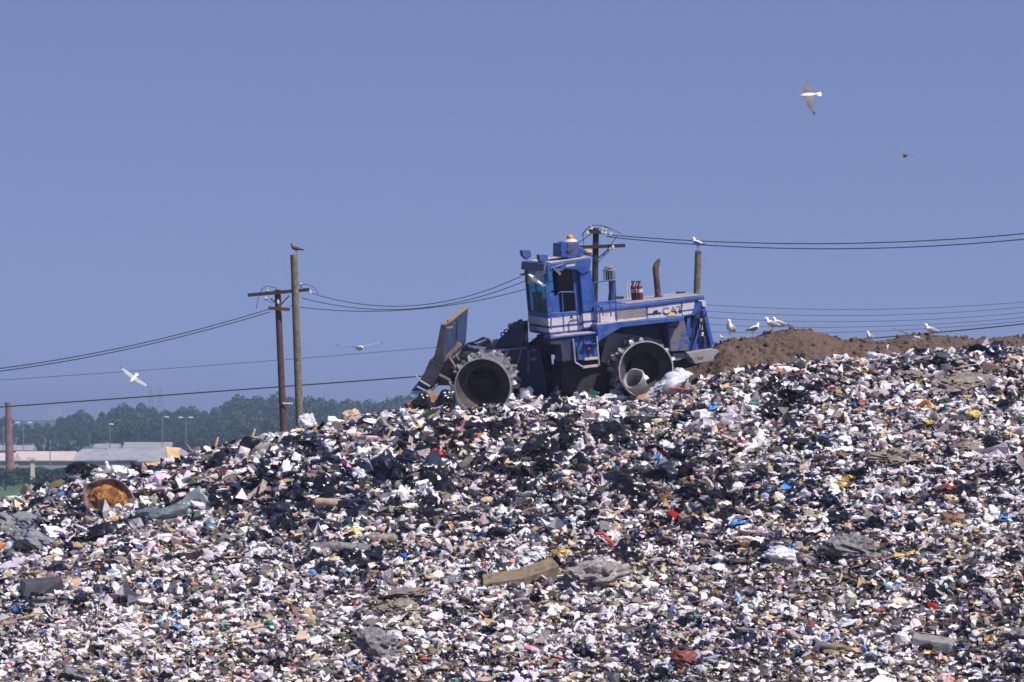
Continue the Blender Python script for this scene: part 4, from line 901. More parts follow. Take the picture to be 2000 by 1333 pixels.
# vent post with a slanted hood
Yv = 560.0; c = W(63, 897, Yv); M['cream'] = mat('cream_painted_concrete', (.50, .46, .36), .8, var=.1)
r_ = empty('vent_post', (c[0], Yv, GZ), 'cream post with a broad slanted cap in the field below the pinkish roof', 'post')
mb = MB(); mb.prism([(c[0] - .25, GZ), (c[0] + .45, GZ), (c[0] + .25, c[2] - .1), (c[0] - .25, c[2] - .1)], Yv, Yv + .5); mb.build('post', M['cream'], r_, root=(c[0], Yv, GZ))
mb = MB(); mb.prism([(c[0] - 1.0, c[2] + .1), (c[0] - .4, c[2] - .2), (c[0] + .6, c[2] - .12), (c[0] + .5, c[2] + .12), (c[0] - .3, c[2] + .25)], Yv - .3, Yv + 1.0); mb.build('cap', M['cream'], r_, root=(c[0], Yv, GZ))
# street lamps and tall masts
M['lampw'] = mat('white_lamp_housing', (.6, .6, .6), .4, var=.03); M['mast'] = mat('grey_mast_paint', (.16, .17, .19), .6, var=.1)
def street_lamp(px, top, y, lab, heads=1, dx=1.0):
    p = W(px, top, y); c = (p[0], y, GZ); r_ = empty('street_lamp', c, lab, 'street lamp')
    mb = MB(); mb.tube([(p[0], y, GZ), (p[0], y, p[2])], [.12, .07], 8); mb.build('post', M['mast'], r_, root=c)
    for sgn in ([1] if heads == 1 else [1, -1]):
        mb = MB(); mb.obox((p[0], y, p[2] - .1), (p[0] + sgn * dx, y, p[2] + .15), .12, .12); ar = mb.build('arm', M['mast'], r_, root=c)
        mb = MB(); mb.prism([(p[0] + sgn * dx - .45, p[2] - .1), (p[0] + sgn * dx + .55, p[2] - .1), (p[0] + sgn * dx + .4, p[2] + .2), (p[0] + sgn * dx - .4, p[2] + .25)], y - .4, y + .4); mb.build('lamp_head', M['lampw'], ar, root=c)
street_lamp(215, 829, 880, 'single-headed street lamp on a pale post in front of the wood', 1, .3)
street_lamp(317, 815, 890, 'street lamp at the right end of the grey roofs, two pale heads', 1, 1.0)
street_lamp(46, 826, 860, 'twin-headed street lamp just right of the brick chimney', 2, 1.4)
street_lamp(363, 816, 890, 'twin-headed street lamp among the tree crowns', 2, 1.2)
def mast(px, top, y, r, lab):
    p = W(px, top, y); mb = MB(); mb.tube([(0, 0, 0), (0, 0, p[2] - GZ)], [r, r * .6], 7); mb.tube([(0, 0, p[2] - GZ - .5), (0, 0, p[2] - GZ + .2)], [r * 1.2, r * 1.2], 7); o = mb.build('slim_post', M['mast'], None); o.location = (p[0], y, GZ); tag(o, lab, 'post')
mast(175, 850, 870, .14, 'slim grey post in front of the wood above the grey hip roof')
mast(98, 862, 700, .12, 'slim pale post standing beside the long pinkish roof')
mast(6, 835, 850, .13, 'slim grey post at the far left, left of the brick chimney')
for px, lab in ((295, 'left one of two faint lattice towers rising beyond the wood'), (313, 'right one of two faint lattice towers rising beyond the wood')):
    y = 3300.; p = W(px, 760, y); h = p[2] - GZ; c = (p[0], y, GZ); r_ = empty('lattice_tower', c, lab, 'tower')
    mb = MB()
    for sx in (-1, 1):
        for sy in (-1, 1): mb.obox((p[0] + sx * 4, y + sy * 4, GZ), (p[0] + sx * .4, y + sy * .4, p[2]), .6, .6)
    for k in range(9):
        t0, t1 = k / 9, (k + 1) / 9; w0, w1 = 4 - 3.6 * t0, 4 - 3.6 * t1
        for sx in (-1, 1): mb.obox((p[0] + sx * w0, y - w0, GZ + h * t0), (p[0] - sx * w1, y - w1, GZ + h * t1), .35, .35)
    mb.build('lattice', M['mast'], r_, root=c)
    mb = MB(); mb.obox((p[0] - 3.5, y, GZ + h * .8), (p[0] + 3.5, y, GZ + h * .8), .5, .5); mb.build('cross_arm', M['mast'], r_, root=c)
# hazy far block on the horizon
y = 4200.; a = W(92, 796, y); b_ = W(112, 822, y); M['far'] = mat('far_grey_concrete', (.3, .3, .32), .9, var=.1, scale=.05)
c = ((a[0] + b_[0]) / 2, y, GZ); r_ = empty('far_building', c, 'faint grey-blue stepped building on the horizon right of the brick chimney', 'building')
mb = MB(); mb.box((a[0] - 5, y, GZ), (b_[0] + 6, y + 40, a[2] * .4)); mb.build('base_block', M['far'], r_, root=c)
mb = MB(); mb.box((a[0] + 1, y + 5, a[2] * .4), (b_[0], y + 35, a[2])); mb.build('tower_block', M['far'], r_, root=c)
y = 2600.
tag(grid_mesh('far_hills', np.linspace(-1400, 1600, 200), np.linspace(y, y + 900, 30), lambda X, Y: GZ + (14 + 9 * fbm(X / 260, Y / 600, 40, 4) * 2) * np.sin(np.clip((Y - y) / 900, 0, 1) * math.pi) ** .5, M['leaf']), kind='structure')

# ---- haze -------------------------------------------------------
mb = MB(); mb.box((-9500, -200, GZ - 1.2), (9500, 9800, 44)); m = bpy.data.materials.new('haze_air'); m.use_nodes = True; nt = m.node_tree; nt.nodes.remove(nt.nodes['Principled BSDF'])
pv_ = nt.nodes.new('ShaderNodeVolumePrincipled'); pv_.inputs['Color'].default_value = (.42, .53, .78, 1); pv_.inputs['Density'].default_value = .00031; pv_.inputs['Anisotropy'].default_value = .1
nt.links.new(pv_.outputs[0], nt.nodes['Material Output'].inputs['Volume'])
hz = mb.build('haze', m); tag(hz, 'pale blue summer haze over the distance', 'haze', kind='stuff')
# ================================================================== gulls
M['gull_white'] = mat('white_feathers', (.80, .79, .78), .8, var=.05)
M['gull_grey'] = mat('pale_grey_back_feathers', (.30, .31, .35), .8, var=.12)
M['gull_dark'] = mat('blackish_wing_tip', (.03, .03, .035), .7, var=.2)
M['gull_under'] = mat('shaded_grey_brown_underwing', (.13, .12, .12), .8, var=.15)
M['gull_brown'] = mat('mottled_brown_feathers', (.13, .085, .06), .85, var=.4, scale=20)
M['beak'] = mat('yellow_beak', (.62, .40, .05), .5, var=.1)
M['leg'] = mat('pinkish_leg', (.45, .25, .2), .6, var=.1)
def gull_body(pts, rad, m, root, name='body'):
    mb = MB(); mb.tube(pts, rad, 12); return mb.build(name, m, root, smooth=True)
def standing_gull(loc, yaw, lab, sz=1.0, body='gull_white', wing='gull_grey', lean=0, grp=None):
    r_ = empty('gull', loc, lab, 'gull', grp); r_.rotation_euler = (0, 0, R(yaw)); r_.scale = (sz,) * 3
    L_ = lean
    pts = [(.30, 0, .185), (.20, 0, .215), (.10, 0, .245), (0, 0, .265), (-.10, 0, .29 + L_ * .3), (-.155, 0, .34 + L_), (-.165, 0, .385 + L_), (-.18, 0, .425 + L_), (-.205, 0, .437 + L_), (-.235, 0, .432 + L_)]
    rad = [(.028, .012), (.045, .035), (.075, .07), (.092, .088), (.085, .085), (.055, .06), (.042, .045), (.045, .047), (.034, .036), (.014, .016)]
    b_ = gull_body(pts, rad, M[body], r_)
    k = MB(); k.tube([(-.228, 0, .432 + L_), (-.262, 0, .428 + L_), (-.282, 0, .418 + L_)], [.014, .011, .004], 6); k.build('beak', M['beak'], b_)
    for s in (-1, 1):
        k = MB(); k.tube([(-.12, s * .065, .30), (-.03, s * .085, .285), (.10, s * .07, .255), (.22, s * .04, .225), (.31, s * .015, .20)], [(.02, .04), (.025, .062), (.022, .055), (.015, .034), (.006, .012)], 10)
        wg = k.build('wing', M[wing], r_, smooth=True)
        k = MB(); k.tube([(.24, s * .036, .222), (.30, s * .02, .208), (.37, s * .008, .19)], [(.016, .03), (.012, .02), (.003, .006)], 8); k.build('wing_tip', M['gull_dark'], wg, smooth=True)
        k = MB(); k.tube([(0, s * .035, .20), (.01, s * .035, .10), (0, s * .035, .0)], [.014, .008, .007], 6); k.tube([(.01, s * .035, .004), (-.05, s * .04, .004)], [.008, .012], 5); k.build('leg', M['leg'], r_)
        k = MB(); V = ICO1 * .007; k.add(V + np.array([-.20, s * .032, .442 + L_]), ICO1F); k.build('eye', M['gull_dark'], b_)
    return r_
def flying_gull(loc, rot, lab, a1=(18, 18), a2=(-8, -8), sweep=.10, sz=1.0, body='gull_white', wing='gull_grey', tipm='gull_dark', fold=(1, 1), fist=False):
    """heads towards local -x; rot = (roll, pitch, yaw) degrees"""
    r_ = empty('gull', loc, lab, 'gull'); r_.scale = (sz,) * 3
    if len(rot) == 2:                                          # forward direction and wing axis
        fw = np.array(rot[0], float); fw /= np.linalg.norm(fw); wy = np.array(rot[1], float); wy -= fw * (wy @ fw); wy /= np.linalg.norm(wy); X = -fw; Z = np.cross(X, wy)
        if Z[2] < 0: wy = -wy; Z = -Z
        r_.rotation_euler = Matrix(np.stack([X, wy, Z], 1).tolist()).to_euler()
    else: r_.rotation_euler = tuple(R(a) for a in rot)
    b_ = gull_body([(.27, 0, 0), (.18, 0, 0), (.08, 0, -.005), (-.03, 0, -.01), (-.12, 0, 0), (-.18, 0, .01), (-.22, 0, .012), (-.255, 0, .008), (-.275, 0, 0)],
                   [(.012, .045), (.028, .04), (.058, .058), (.076, .074), (.066, .066), (.044, .046), (.040, .042), (.028, .03), (.010, .012)], M[body], r_)
    k = MB(); k.prism([(.16, -.012), (.33, -.016), (.33, -.008), (.16, .006)], -.035, .035); k.add([(.2, -.03, 0), (.34, -.075, -.005), (.36, 0, -.005), (.34, .075, -.005), (.2, .03, 0), (.2, -.03, .01), (.34, -.075, 0), (.36, 0, 0), (.34, .075, 0), (.2, .03, .01)], [(0, 1, 2, 3, 4), (9, 8, 7, 6, 5), (0, 5, 6, 1), (1, 6, 7, 2), (2, 7, 8, 3), (3, 8, 9, 4)])
    k.build('tail', M[body], b_)
    k = MB(); k.tube([(-.27, 0, .002), (-.31, 0, -.004), (-.325, 0, -.012)], [.012, .009, .003], 6); k.build('beak', M['beak'], b_)
    for si, s in enumerate((-1, 1)):
        S = [0.0, .13, .26, .38, .50, .60, .68]; ch = [.23, .22, .205, .18, .14, .09, .02]; P = []; y = .03; z = .02; prev = 0
        for i, sp in enumerate(S):
            ds = (sp - prev) * fold[si]; prev = sp; an = R(a1[si] if sp <= .27 else a2[si]); y += ds * math.cos(an); z += ds * math.sin(an)
            lead = -.09 - .10 * math.sin(min(sp / .3, 1) * math.pi / 2) + max(0, sp - .28) * (sweep + .42)
            P.append((lead, s * y, z, ch[i]))
        def strip(idx, nm, m, par, th=.012):
            vs = []; fs = []
            for (x0, yy, zz, c) in idx:
                vs += [(x0, yy, zz), (x0 + c * .35, yy, zz + th), (x0 + c, yy, zz - .004), (x0 + c * .35, yy, zz - th * .2)]
            for i in range(len(idx) - 1):
                for q in range(4): q2 = (q + 1) % 4; fs.append((i * 4 + q, i * 4 + q2, i * 4 + 4 + q2, i * 4 + 4 + q))
            fs += [(0, 1, 2, 3), tuple(len(vs) - 4 + q for q in (3, 2, 1, 0))]
            kk = MB(); kk.add(vs, fs); return kk.build(nm, m, par, smooth=True)
        wg = strip(P[:6], 'wing', M[wing], r_); strip(P[5:], 'wing_tip', M[tipm], wg)
    return r_
def ground_gull(px, py, y, yaw, lab, **k): standing_gull(W(px, py, y), yaw, lab, **k)
flying_gull(W(1581, 186, 100), (66, -6, 8), 'white gull banking high in the sky at upper right, wings held vertically', a1=(14, 14), a2=(-12, -12), sz=.9, wing='gull_under', tipm='gull_dark', fold=(.95, .6))
flying_gull(W(1768, 303, 112), ((-.35, -.9, -.1), (.9, -.2, -.42)), 'small dark gull gliding in the sky below the banking white gull', a1=(12, 5), a2=(-6, -8), sz=.9, body='gull_brown', wing='gull_brown', fold=(.75, .75))
flying_gull(W(702, 680, 108), ((.35, -.9, .0), (1, .2, .12)), 'white gull gliding with level wings between the grey pole and the raised blade', a1=(10, 14), a2=(0, 10), sz=1.0)
flying_gull(W(261, 739, 100), ((-.35, -.75, -.5), (.8, .1, -.5)), 'white gull flying low at left above the distant wood', a1=(22, 20), a2=(-10, -14), sz=.66, wing='gull_grey')
flying_gull(W(1046, 547, 95), ((-.7, -.25, .5), (-.7, .6, -.1)), 'white gull flying close in front of the compactor windscreen', a1=(20, 20), a2=(10, -5), sz=.8, fold=(.8, .8))
flying_gull(W(1788, 661, 99), ((-.25, .95, 0), (.93, .2, -.30)), 'gull sweeping low over the brown earth mound with spread wings', a1=(8, 10), a2=(0, -6), sz=.95)
flying_gull(W(1563, 703, 100.6), (0, 12, -60), 'dark-winged gull alighting on the rubbish below the earth mound', a1=(62, 58), a2=(-20, -30), sz=.95, wing='gull_dark', fold=(.7, .7))
ground_gull(578, 498, Y2, -12, 'brown gull perched on top of the left bare grey pole', body='gull_brown', wing='gull_brown', sz=.85)
ground_gull(1363, 491, Y2, 155 - 200, 'white gull perched on top of the grey pole behind the compactor engine', sz=1.05)
ground_gull(1428, 662, 104.3, 70, 'large white gull facing the camera on the earth mound, nearest the compactor', sz=1.08, lean=.02)
ground_gull(1412, 668, 104.0, 20, 'small white gull crouching at the left foot of the mound, nearly hidden', sz=.4)
ground_gull(1472, 658, 104.4, 215, 'gull with dark folded wings standing second from the left on the mound', sz=.82, wing='gull_dark')
ground_gull(1509, 650, 104.5, 12, 'gull facing left on the mound, in front of another gull', sz=.9)
ground_gull(1523, 648, 104.9, -8, 'gull half hidden behind the left-facing one on the mound', sz=.85)
ground_gull(1699, 671, 105.3, 60, 'gull showing only its head above the dip of the mound', sz=.72)
ground_gull(1820, 661, 104.6, 6, 'gull facing left on the mound near the right edge', sz=.85)
_g = hit(213, 938); _g[1] = 99.8; standing_gull(W(213, 938, 99.0), 75, 'white gull standing on the rubbish ridge at left above the burnt foam', sz=1.0, lean=.02)

# ================================================================== bags, boxes and bulky waste
from mathutils import noise as mn
def crumple(V, amp, fr, seed, ridge=True):
    """puffed cells between sharp creases (film) or long warped folds (cloth)"""
    out = V.copy(); nrm = V / (np.linalg.norm(V, axis=1)[:, None] + 1e-9)
    rr = np.random.default_rng(seed + 900)
    # random cutting planes give slumped, angular sides
    for k in range(7):
        n_ = rr.normal(size=3); n_ /= np.linalg.norm(n_); d_ = rr.uniform(.48, .85); over = np.clip(out @ n_ - d_, 0, None); out = out - over[:, None] * n_ * .85
    for i, p in enumerate(V):
        lo = mn.noise(Vector((p[0] * 1.5 + seed, p[1] * 1.5, p[2] * 1.5)))
        if ridge:
            w = mn.noise_vector(Vector(p * 2.0) + Vector((seed, 0, 0))) * .35
            q = Vector((p[0] * fr * .62 + seed * 3.1, p[1] * fr * .62 - seed, p[2] * fr * .95)) + w
            d, _p = mn.voronoi(q); a = min(d[1] - d[0], .55)
            d2, _p = mn.voronoi(q * 2.6); b_ = min(d2[1] - d2[0], .5)
            v = amp * (.85 * a + .12 * b_ - .3) + .42 * lo
        else:
            w = mn.noise_vector(Vector(p * 1.6) + Vector((seed, 0, 0)))
            ph = (p[0] * .5 + p[2] * 1.3 + w.x * .9) * fr * 2.2
            v = amp * (.55 * abs(math.sin(ph)) + .5 * abs(mn.noise(Vector(p * 4.5) + Vector((seed, 3, 0)))) - .35) + .42 * lo
        out[i] = out[i] + nrm[i] * v
    return out
def raw(name, V, Fc, m, smooth=False, parent=None):
    return np_mesh(name, np.asarray(V, float), np.asarray(Fc), m, smooth, parent)
def mix_dirt(name, c, rough, spec=.5, var=.3, d=None, da=.3, sc=5, b=.01, bs=14): return mat(name, c, rough, var=var, scale=sc, dirt=d or (.2, .17, .14), dirt_amt=da, dscale=6, bump=b, bscale=bs, spec=spec)
M['bag_black'] = mix_dirt('glossy_black_bag_film', (.006, .006, .009), .24, .6, da=.06, b=.012, bs=7)
M['bag_navy'] = mix_dirt('dusty_dark_blue_bag_film', (.012, .015, .032), .30, .5, da=.12, b=.012, bs=7)
M['bag_white'] = mix_dirt('creased_white_bag_film', (.76, .75, .77), .5, .4, var=.08, da=.1)
M['bag_clear'] = mix_dirt('cloudy_translucent_sheeting', (.50, .50, .55), .35, .6, var=.2, da=.15)
M['bag_blue'] = mix_dirt('bright_blue_bag_film', (.06, .20, .48), .45, var=.2, da=.05)
M['bag_red'] = mix_dirt('red_plastic', (.42, .045, .03), .5, var=.2, da=.1)
M['bag_yellow'] = mix_dirt('yellow_plastic', (.60, .40, .08), .5, var=.15, da=.1)
M['bag_orange'] = mix_dirt('orange_brown_card', (.55, .26, .06), .7, var=.3, da=.2)
M['bag_pink'] = mix_dirt('pale_pink_film', (.70, .48, .62), .5, var=.12, da=.1)
M['bag_green'] = mix_dirt('green_plastic', (.03, .13, .08), .5, var=.2, da=.1)
M['bag_teal'] = mix_dirt('teal_plastic', (.05, .34, .38), .5, var=.2, da=.1)
M['cardboard'] = mix_dirt('tan_brown_cardboard', (.50, .33, .18), .85, .2, var=.18, da=.15, b=.004)  # plain tan-brown card colour with patchy dirt
M['card_dark'] = mix_dirt('damp_brown_cardboard', (.20, .12, .075), .85, .2, var=.25, da=.2, b=.004)
M['wood'] = mat('raw_timber', (.50, .36, .21), .8, var=.3, scale=10, dirt=(.2, .16, .12), dirt_amt=.3, dscale=9)
M['wood_dark'] = mat('dark_wet_timber', (.11, .065, .045), .8, var=.3, scale=10)
M['wood_grey'] = mat('weathered_grey_board', (.15, .14, .15), .85, var=.25, scale=8)
M['foam'] = mat('burnt_orange_foam', (.64, .23, .022), .95, var=.5, scale=9, dirt=(.09, .032, .012), dirt_amt=.8, dscale=5, bump=.05, bscale=12, alt=(.70, .33, .05))
M['rind'] = mat('charred_pink_brown_rind', (.22, .14, .12), .9, var=.4, scale=4, dirt=(.03, .022, .02), dirt_amt=.6)
M['tarp'] = mat('grey_green_vinyl_sheet', (.13, .165, .175), .42, var=.3, scale=3, dirt=(.25, .27, .27), dirt_amt=.25, dscale=3, bump=.02, bscale=8)
M['rug'] = mat('mottled_grey_blue_rug', (.20, .20, .19), .95, var=.25, scale=6, dirt=(.12, .14, .19), dirt_amt=.6, dscale=4, bump=.01)
M['rugbrown'] = mat('matted_brown_carpet', (.19, .155, .125), .97, var=.35, scale=7, dirt=(.30, .26, .22), dirt_amt=.35, dscale=12, bump=.02)
M['felt'] = mat('matted_grey_felt', (.15, .145, .15), .95, var=.35, scale=9, dirt=(.24, .22, .21), dirt_amt=.4, dscale=9, bump=.07, bscale=7)
M['wood_dark2'] = mat('dark_slate_grey_casing', (.055, .058, .07), .6, var=.3, scale=5)
M['stripes'] = mat('grey_and_cream_folded_cloth', (.27, .24, .23), .9, var=.35, scale=5, dirt=(.10, .09, .09), dirt_amt=.5, dscale=6, bump=.08, bscale=6)
M['mattress_top'] = mat('olive_brown_mattress_ticking', (.19, .145, .09), .95, var=.2, scale=5, dirt=(.09, .07, .05), dirt_amt=.4, dscale=4)
M['concrete'] = mat('rough_grey_concrete', (.19, .185, .18), .9, var=.25, scale=6, dirt=(.28, .27, .24), dirt_amt=.3, bump=.01)
M['maroon'] = mix_dirt('maroon_enamel', (.16, .03, .025), .6, var=.3, da=.15)
M['tealboard'] = mix_dirt('navy_board', (.04, .08, .22), .55, var=.3, da=.2)
M['pail'] = mix_dirt('grey_white_plastic_pail', (.36, .35, .35), .5, var=.12, da=.25)

FOOT = []
def place(o, px, py, lab, cat, yaw=0, tilt=(0, 0), up=.0, grp=None, y=None):
    p = hit(px, py) if y is None else W(px, py, y)
    o.location = (p[0], p[1], p[2] + up * .8); FOOT.append((p[0], p[1])); o.rotation_euler = (R(tilt[0]), R(tilt[1]), R(yaw)); tag(o, lab, cat, grp); return o
def U(px): return px / 75.0 * .93
# -- lumps: bag bodies with pinched neck
def bag_geo(seed, sub=3, amp=.30, fr=2.2, neck=True, ridge=True):
    V0, F0 = {2: (ICO2, ICO2F), 3: (ICO3, ICO3F), 4: (ICO4, ICO4F)}[sub]
    V = V0.copy()
    if neck:
        t = np.clip((V[:, 2] - .55) / .45, 0, 1); V[:, 0] *= 1 - .55 * t; V[:, 1] *= 1 - .55 * t; V[:, 2] += t * .15
    V = crumple(V, amp, fr, seed, ridge); V[:, 2] = np.where(V[:, 2] < -.55, -.55 + (V[:, 2] + .55) * .3, V[:, 2]); return V, F0
def lump(name, seed, sx, sy, sz, m, sub=3, amp=.3, fr=2.2, neck=False, ridge=True, smooth=True):
    sub = min(4, sub + 1); amp = amp * (1.55 if ridge else 1.15)
    V, Fc = bag_geo(seed, sub, amp, fr, neck, ridge); o = raw(name, V * np.array([sx, sy, sz]) / 2, Fc, M[m], smooth); o.data.set_sharp_from_angle(angle=R(34)); return o
def sheet(name, seed, w, d, m, amp=.12, thick=.015, n=14, curl=.2, fold=3.0, root=None):
    """crumpled sheet with real thickness"""
    g = np.linspace(-.5, .5, n); X, Y = np.meshgrid(g, g); Z = fbm(X * fold + seed, Y * fold, seed, 3) * amp * 2 + curl * (X ** 2 - .1) * 1.5
    X = X + fbm(X * 2, Y * 2, seed + 3, 2) * .25; Y = Y + fbm(X * 2, Y * 2, seed + 7, 2) * .25
    T = np.stack([X * w, Y * d, Z * max(w, d)], -1).reshape(-1, 3); B = T - np.array([0, 0, thick]); V = np.concatenate([T, B]); N_ = n * n; Fs = []
    for j in range(n - 1):
        for i in range(n - 1): a = j * n + i; Fs += [(a, a + 1, a + n + 1, a + n), (N_ + a, N_ + a + n, N_ + a + n + 1, N_ + a + 1)]
    for i in range(n - 1):
        Fs += [(i, i + N_, i + 1 + N_, i + 1), ((n - 1) * n + i, (n - 1) * n + i + 1, (n - 1) * n + i + 1 + N_, (n - 1) * n + i + N_),
               (i * n, (i + 1) * n, (i + 1) * n + N_, i * n + N_), (i * n + n - 1, i * n + n - 1 + N_, (i + 1) * n + n - 1 + N_, (i + 1) * n + n - 1)]
    return raw(name, V, Fs, M[m], True, root)
def board(name, w, d, h, m, bev=.006, jit=.02, seed=0):
    rr = np.random.default_rng(seed); mb = MB(); mb.box((-w / 2, -d / 2, -h / 2), (w / 2, d / 2, h / 2)); mb.v = [tuple(np.array(v) + rr.normal(0, jit, 3) * np.array([1, 1, .3])) for v in mb.v]; return mb.build(name, M[m], None, bevel=bev)
def carton(w, d, h, m, seed=0, flaps=True):
    r_ = empty('carton', (0, 0, 0)); t = .012; rr = random.Random(seed)
    mb = MB(); mb.box((-w/2, -d/2, 0), (w/2, d/2, t)); mb.box((-w/2, -d/2, t), (w/2, -d/2 + t, h)); mb.box((-w/2, d/2 - t, t), (w/2, d/2, h)); mb.box((-w/2, -d/2 + t, t), (-w/2 + t, d/2 - t, h)); mb.box((w/2 - t, -d/2 + t, t), (w/2, d/2 - t, h)); mb.build('box_body', M[m], r_)
    if flaps:
        for s in (-1, 1):
            a = R(rr.uniform(20, 80)); mb = MB(); mb.add([(-w/2, s*d/2, h), (w/2, s*d/2, h), (w/2, s*(d/2 + d*.45*math.cos(a)), h + d*.45*math.sin(a)), (-w/2, s*(d/2 + d*.45*math.cos(a)), h + d*.45*math.sin(a)),
                (-w/2, s*d/2, h - t), (w/2, s*d/2, h - t), (w/2, s*(d/2 + d*.45*math.cos(a)), h + d*.45*math.sin(a) - t), (-w/2, s*(d/2 + d*.45*math.cos(a)), h + d*.45*math.sin(a) - t)], [(0,1,2,3),(7,6,5,4),(0,4,5,1),(1,5,6,2),(2,6,7,3),(3,7,4,0)]); mb.build('flap', M[m], r_)
    return r_
def roll(name, L_, r0, m, seed=0):
    rr = np.random.default_rng(seed); n = 14; pts = [((t / n - .5) * L_, .04 * L_ * math.sin(t * .5 + seed), .03 * L_ * math.sin(t * .35)) for t in range(n + 1)]
    mb = MB(); mb.tube(pts, [(r0 * rr.uniform(.85, 1.12) * (.55 if t in (0, n) else 1), r0 * rr.uniform(.75, 1.0) * (.55 if t in (0, n) else 1)) for t in range(n + 1)], 14); return mb.build(name, M[m], None, smooth=True)

# burnt foam piece: shallow charred shell with orange foam inside
r_ = empty('burnt_foam', (0, 0, 0)); V = ICO4.copy(); keep = V[:, 2]
sh = MB(); sh.lathe([(.001, -.42), (.35, -.40), (.60, -.26), (.70, -.02), (.71, .05), (.66, .07), (.62, -.02), (.50, -.2), (.001, -.28)], n=40, axis='w')
rr = np.random.default_rng(9); sh.v = [tuple(np.array(v) * (1 + .16 * mn.noise(Vector(v) * 2.5)) * np.array([1, .82, 1])) for v in sh.v]; sh.build('rind', M['rind'], r_, smooth=True)
V, Fc = bag_geo(4, 4, .34, 2.6, False); raw('foam_filling', V * np.array([.62, .50, .24]) + np.array([0, 0, -.17]), Fc, M['foam'], True, r_)
place(r_, 214, 1000, 'big charred hollow lump filled with burnt orange foam, left end of the ridge', 'foam debris', 8, (62, 22), .34)
sheet_ = sheet('rind_strip', 5, .9, .22, 'rind', .1, .03, curl=-.35); sheet_.rotation_euler = (R(50), R(30), R(8)); 
place(sheet_, 245, 975, 'curved charred strip leaning over the burnt orange foam', 'debris strip', 10, (45, 35), .25)
# grey-green vinyl sheet
o = lump('vinyl_sheet', 12, 1.85, .9, .62, 'tarp', 4, .30, 1.8, False, False); place(o, 318, 1025, 'large grey-green crumpled vinyl sheet right of the burnt orange foam', 'vinyl sheet', -4, (12, -8), .13)
o = sheet('vinyl_flap', 3, .7, .7, 'tarp', .10, .02, curl=.25); place(o, 378, 1000, 'upturned grey-green flap at the right end of the vinyl sheet', 'vinyl flap', 20, (55, -30), .22)
o = lump('rug', 21, 1.25, .9, .62, 'rug', 4, .42, 2.6, False, False); place(o, 72, 1072, 'mottled grey rug bundle, lower one of the heap at the left edge', 'rug', 15, (15, 18), .12)
o = lump('rug', 22, 1.2, .8, .55, 'rug', 4, .42, 2.8, False, False); place(o, 40, 1035, 'mottled grey rug bundle, upper one of the heap at the left edge', 'rug', -10, (10, 15), .12)
o = lump('rug', 24, .7, .5, .45, 'felt', 3, .24, 1.7); place(o, 12, 1052, 'small dark fold of rug cut by the left edge of the picture', 'rug', -10, (10, 5), .12)
o = board('chest', 1.0, .6, .52, 'card_dark', .02, .06, 5); o.data.materials[0] = M['wood_dark2']; place(o, 82, 1160, 'dark grey box-shaped bundle low at the left, sunlit on top', 'crate', 12, (8, -4), .10)
o = lump('black_sack', 31, .62, .5, .78, 'bag_navy', 4, .2, 1.7, True); place(o, 752, 932, 'upright shiny dark sack with a bright vertical crease, mid slope', 'sack', 0, (-5, 2), .28)
blk = [(575, 872, 70, 40, 'shiny black sack on the ridge just below the red-brown pole'), (1060, 890, 85, 60, 'biggest glossy black sack, right of the brown cardboard wedge'), (1200, 868, 110, 60, 'wide black sack below the middle of the compactor'), (1250, 845, 90, 45, 'black sack below the rear drum with a blue tie'),
       (1215, 1097, 60, 48, 'lone dark speckled sack beside the red bent strips'), (435, 1000, 60, 60, 'black sack right of the grey-green vinyl flap'), (545, 1008, 80, 40, 'dark navy sack at the left end of the pale carpet roll'), (860, 965, 55, 62, 'tall folded dark sack left of the cardboard wedge'),
       (640, 965, 70, 50, 'black sack above the pale carpet roll'), (910, 1020, 60, 34, 'low dark sack under the cardboard wedge'), (1240, 975, 60, 40, 'dark sack amid litter in the centre right'), (1330, 905, 70, 40, 'dark sack holding a blue bottle, centre right'), (1310, 935, 90, 50, 'large navy sack below the blue bottle'),
       (500, 880, 70, 36, 'black sack on the ridge left of the two poles'), (430, 915, 90, 40, 'long black sack lying along the left ridge'), (1035, 965, 50, 40, 'small black sack under the biggest glossy sack'), (690, 1000, 90, 40, 'flattened navy sack right of centre ridge, over pale litter'), (1345, 965, 70, 34, 'flat navy sack at the right end of the dark band'),
       (2000 - 55, 690, 70, 30, 'black sack on the skyline of the mound at far right'), (955, 845, 60, 30, 'black sack just below the front drum'), (590, 905, 50, 40, 'crumpled black sack mid ridge under the shiny one'), (800, 905, 60, 36, 'navy sack right of the upright shiny sack'), (160, 905, 70, 26, 'black rag bundle on the left skyline beyond the foam'), (120, 1030, 60, 30, 'black sack right of the rug heap'), (215, 1050, 110, 36, 'row of dark film under the burnt foam')]
for i, (px, py, w, h, lab) in enumerate(blk):
    o = lump('black_sack', 40 + i, U(w), U(w) * .75, U(h) * 1.15, 'bag_navy' if 'navy' in lab else 'bag_black', 4 if w > 75 else 3, .28, 2.0 + (i % 3) * .5, i % 3 == 0)
    place(o, px, py, lab, 'sack', rt_.uniform(-40, 40), (rt_.uniform(-10, 18), rt_.uniform(-15, 15)), U(h) * .22)
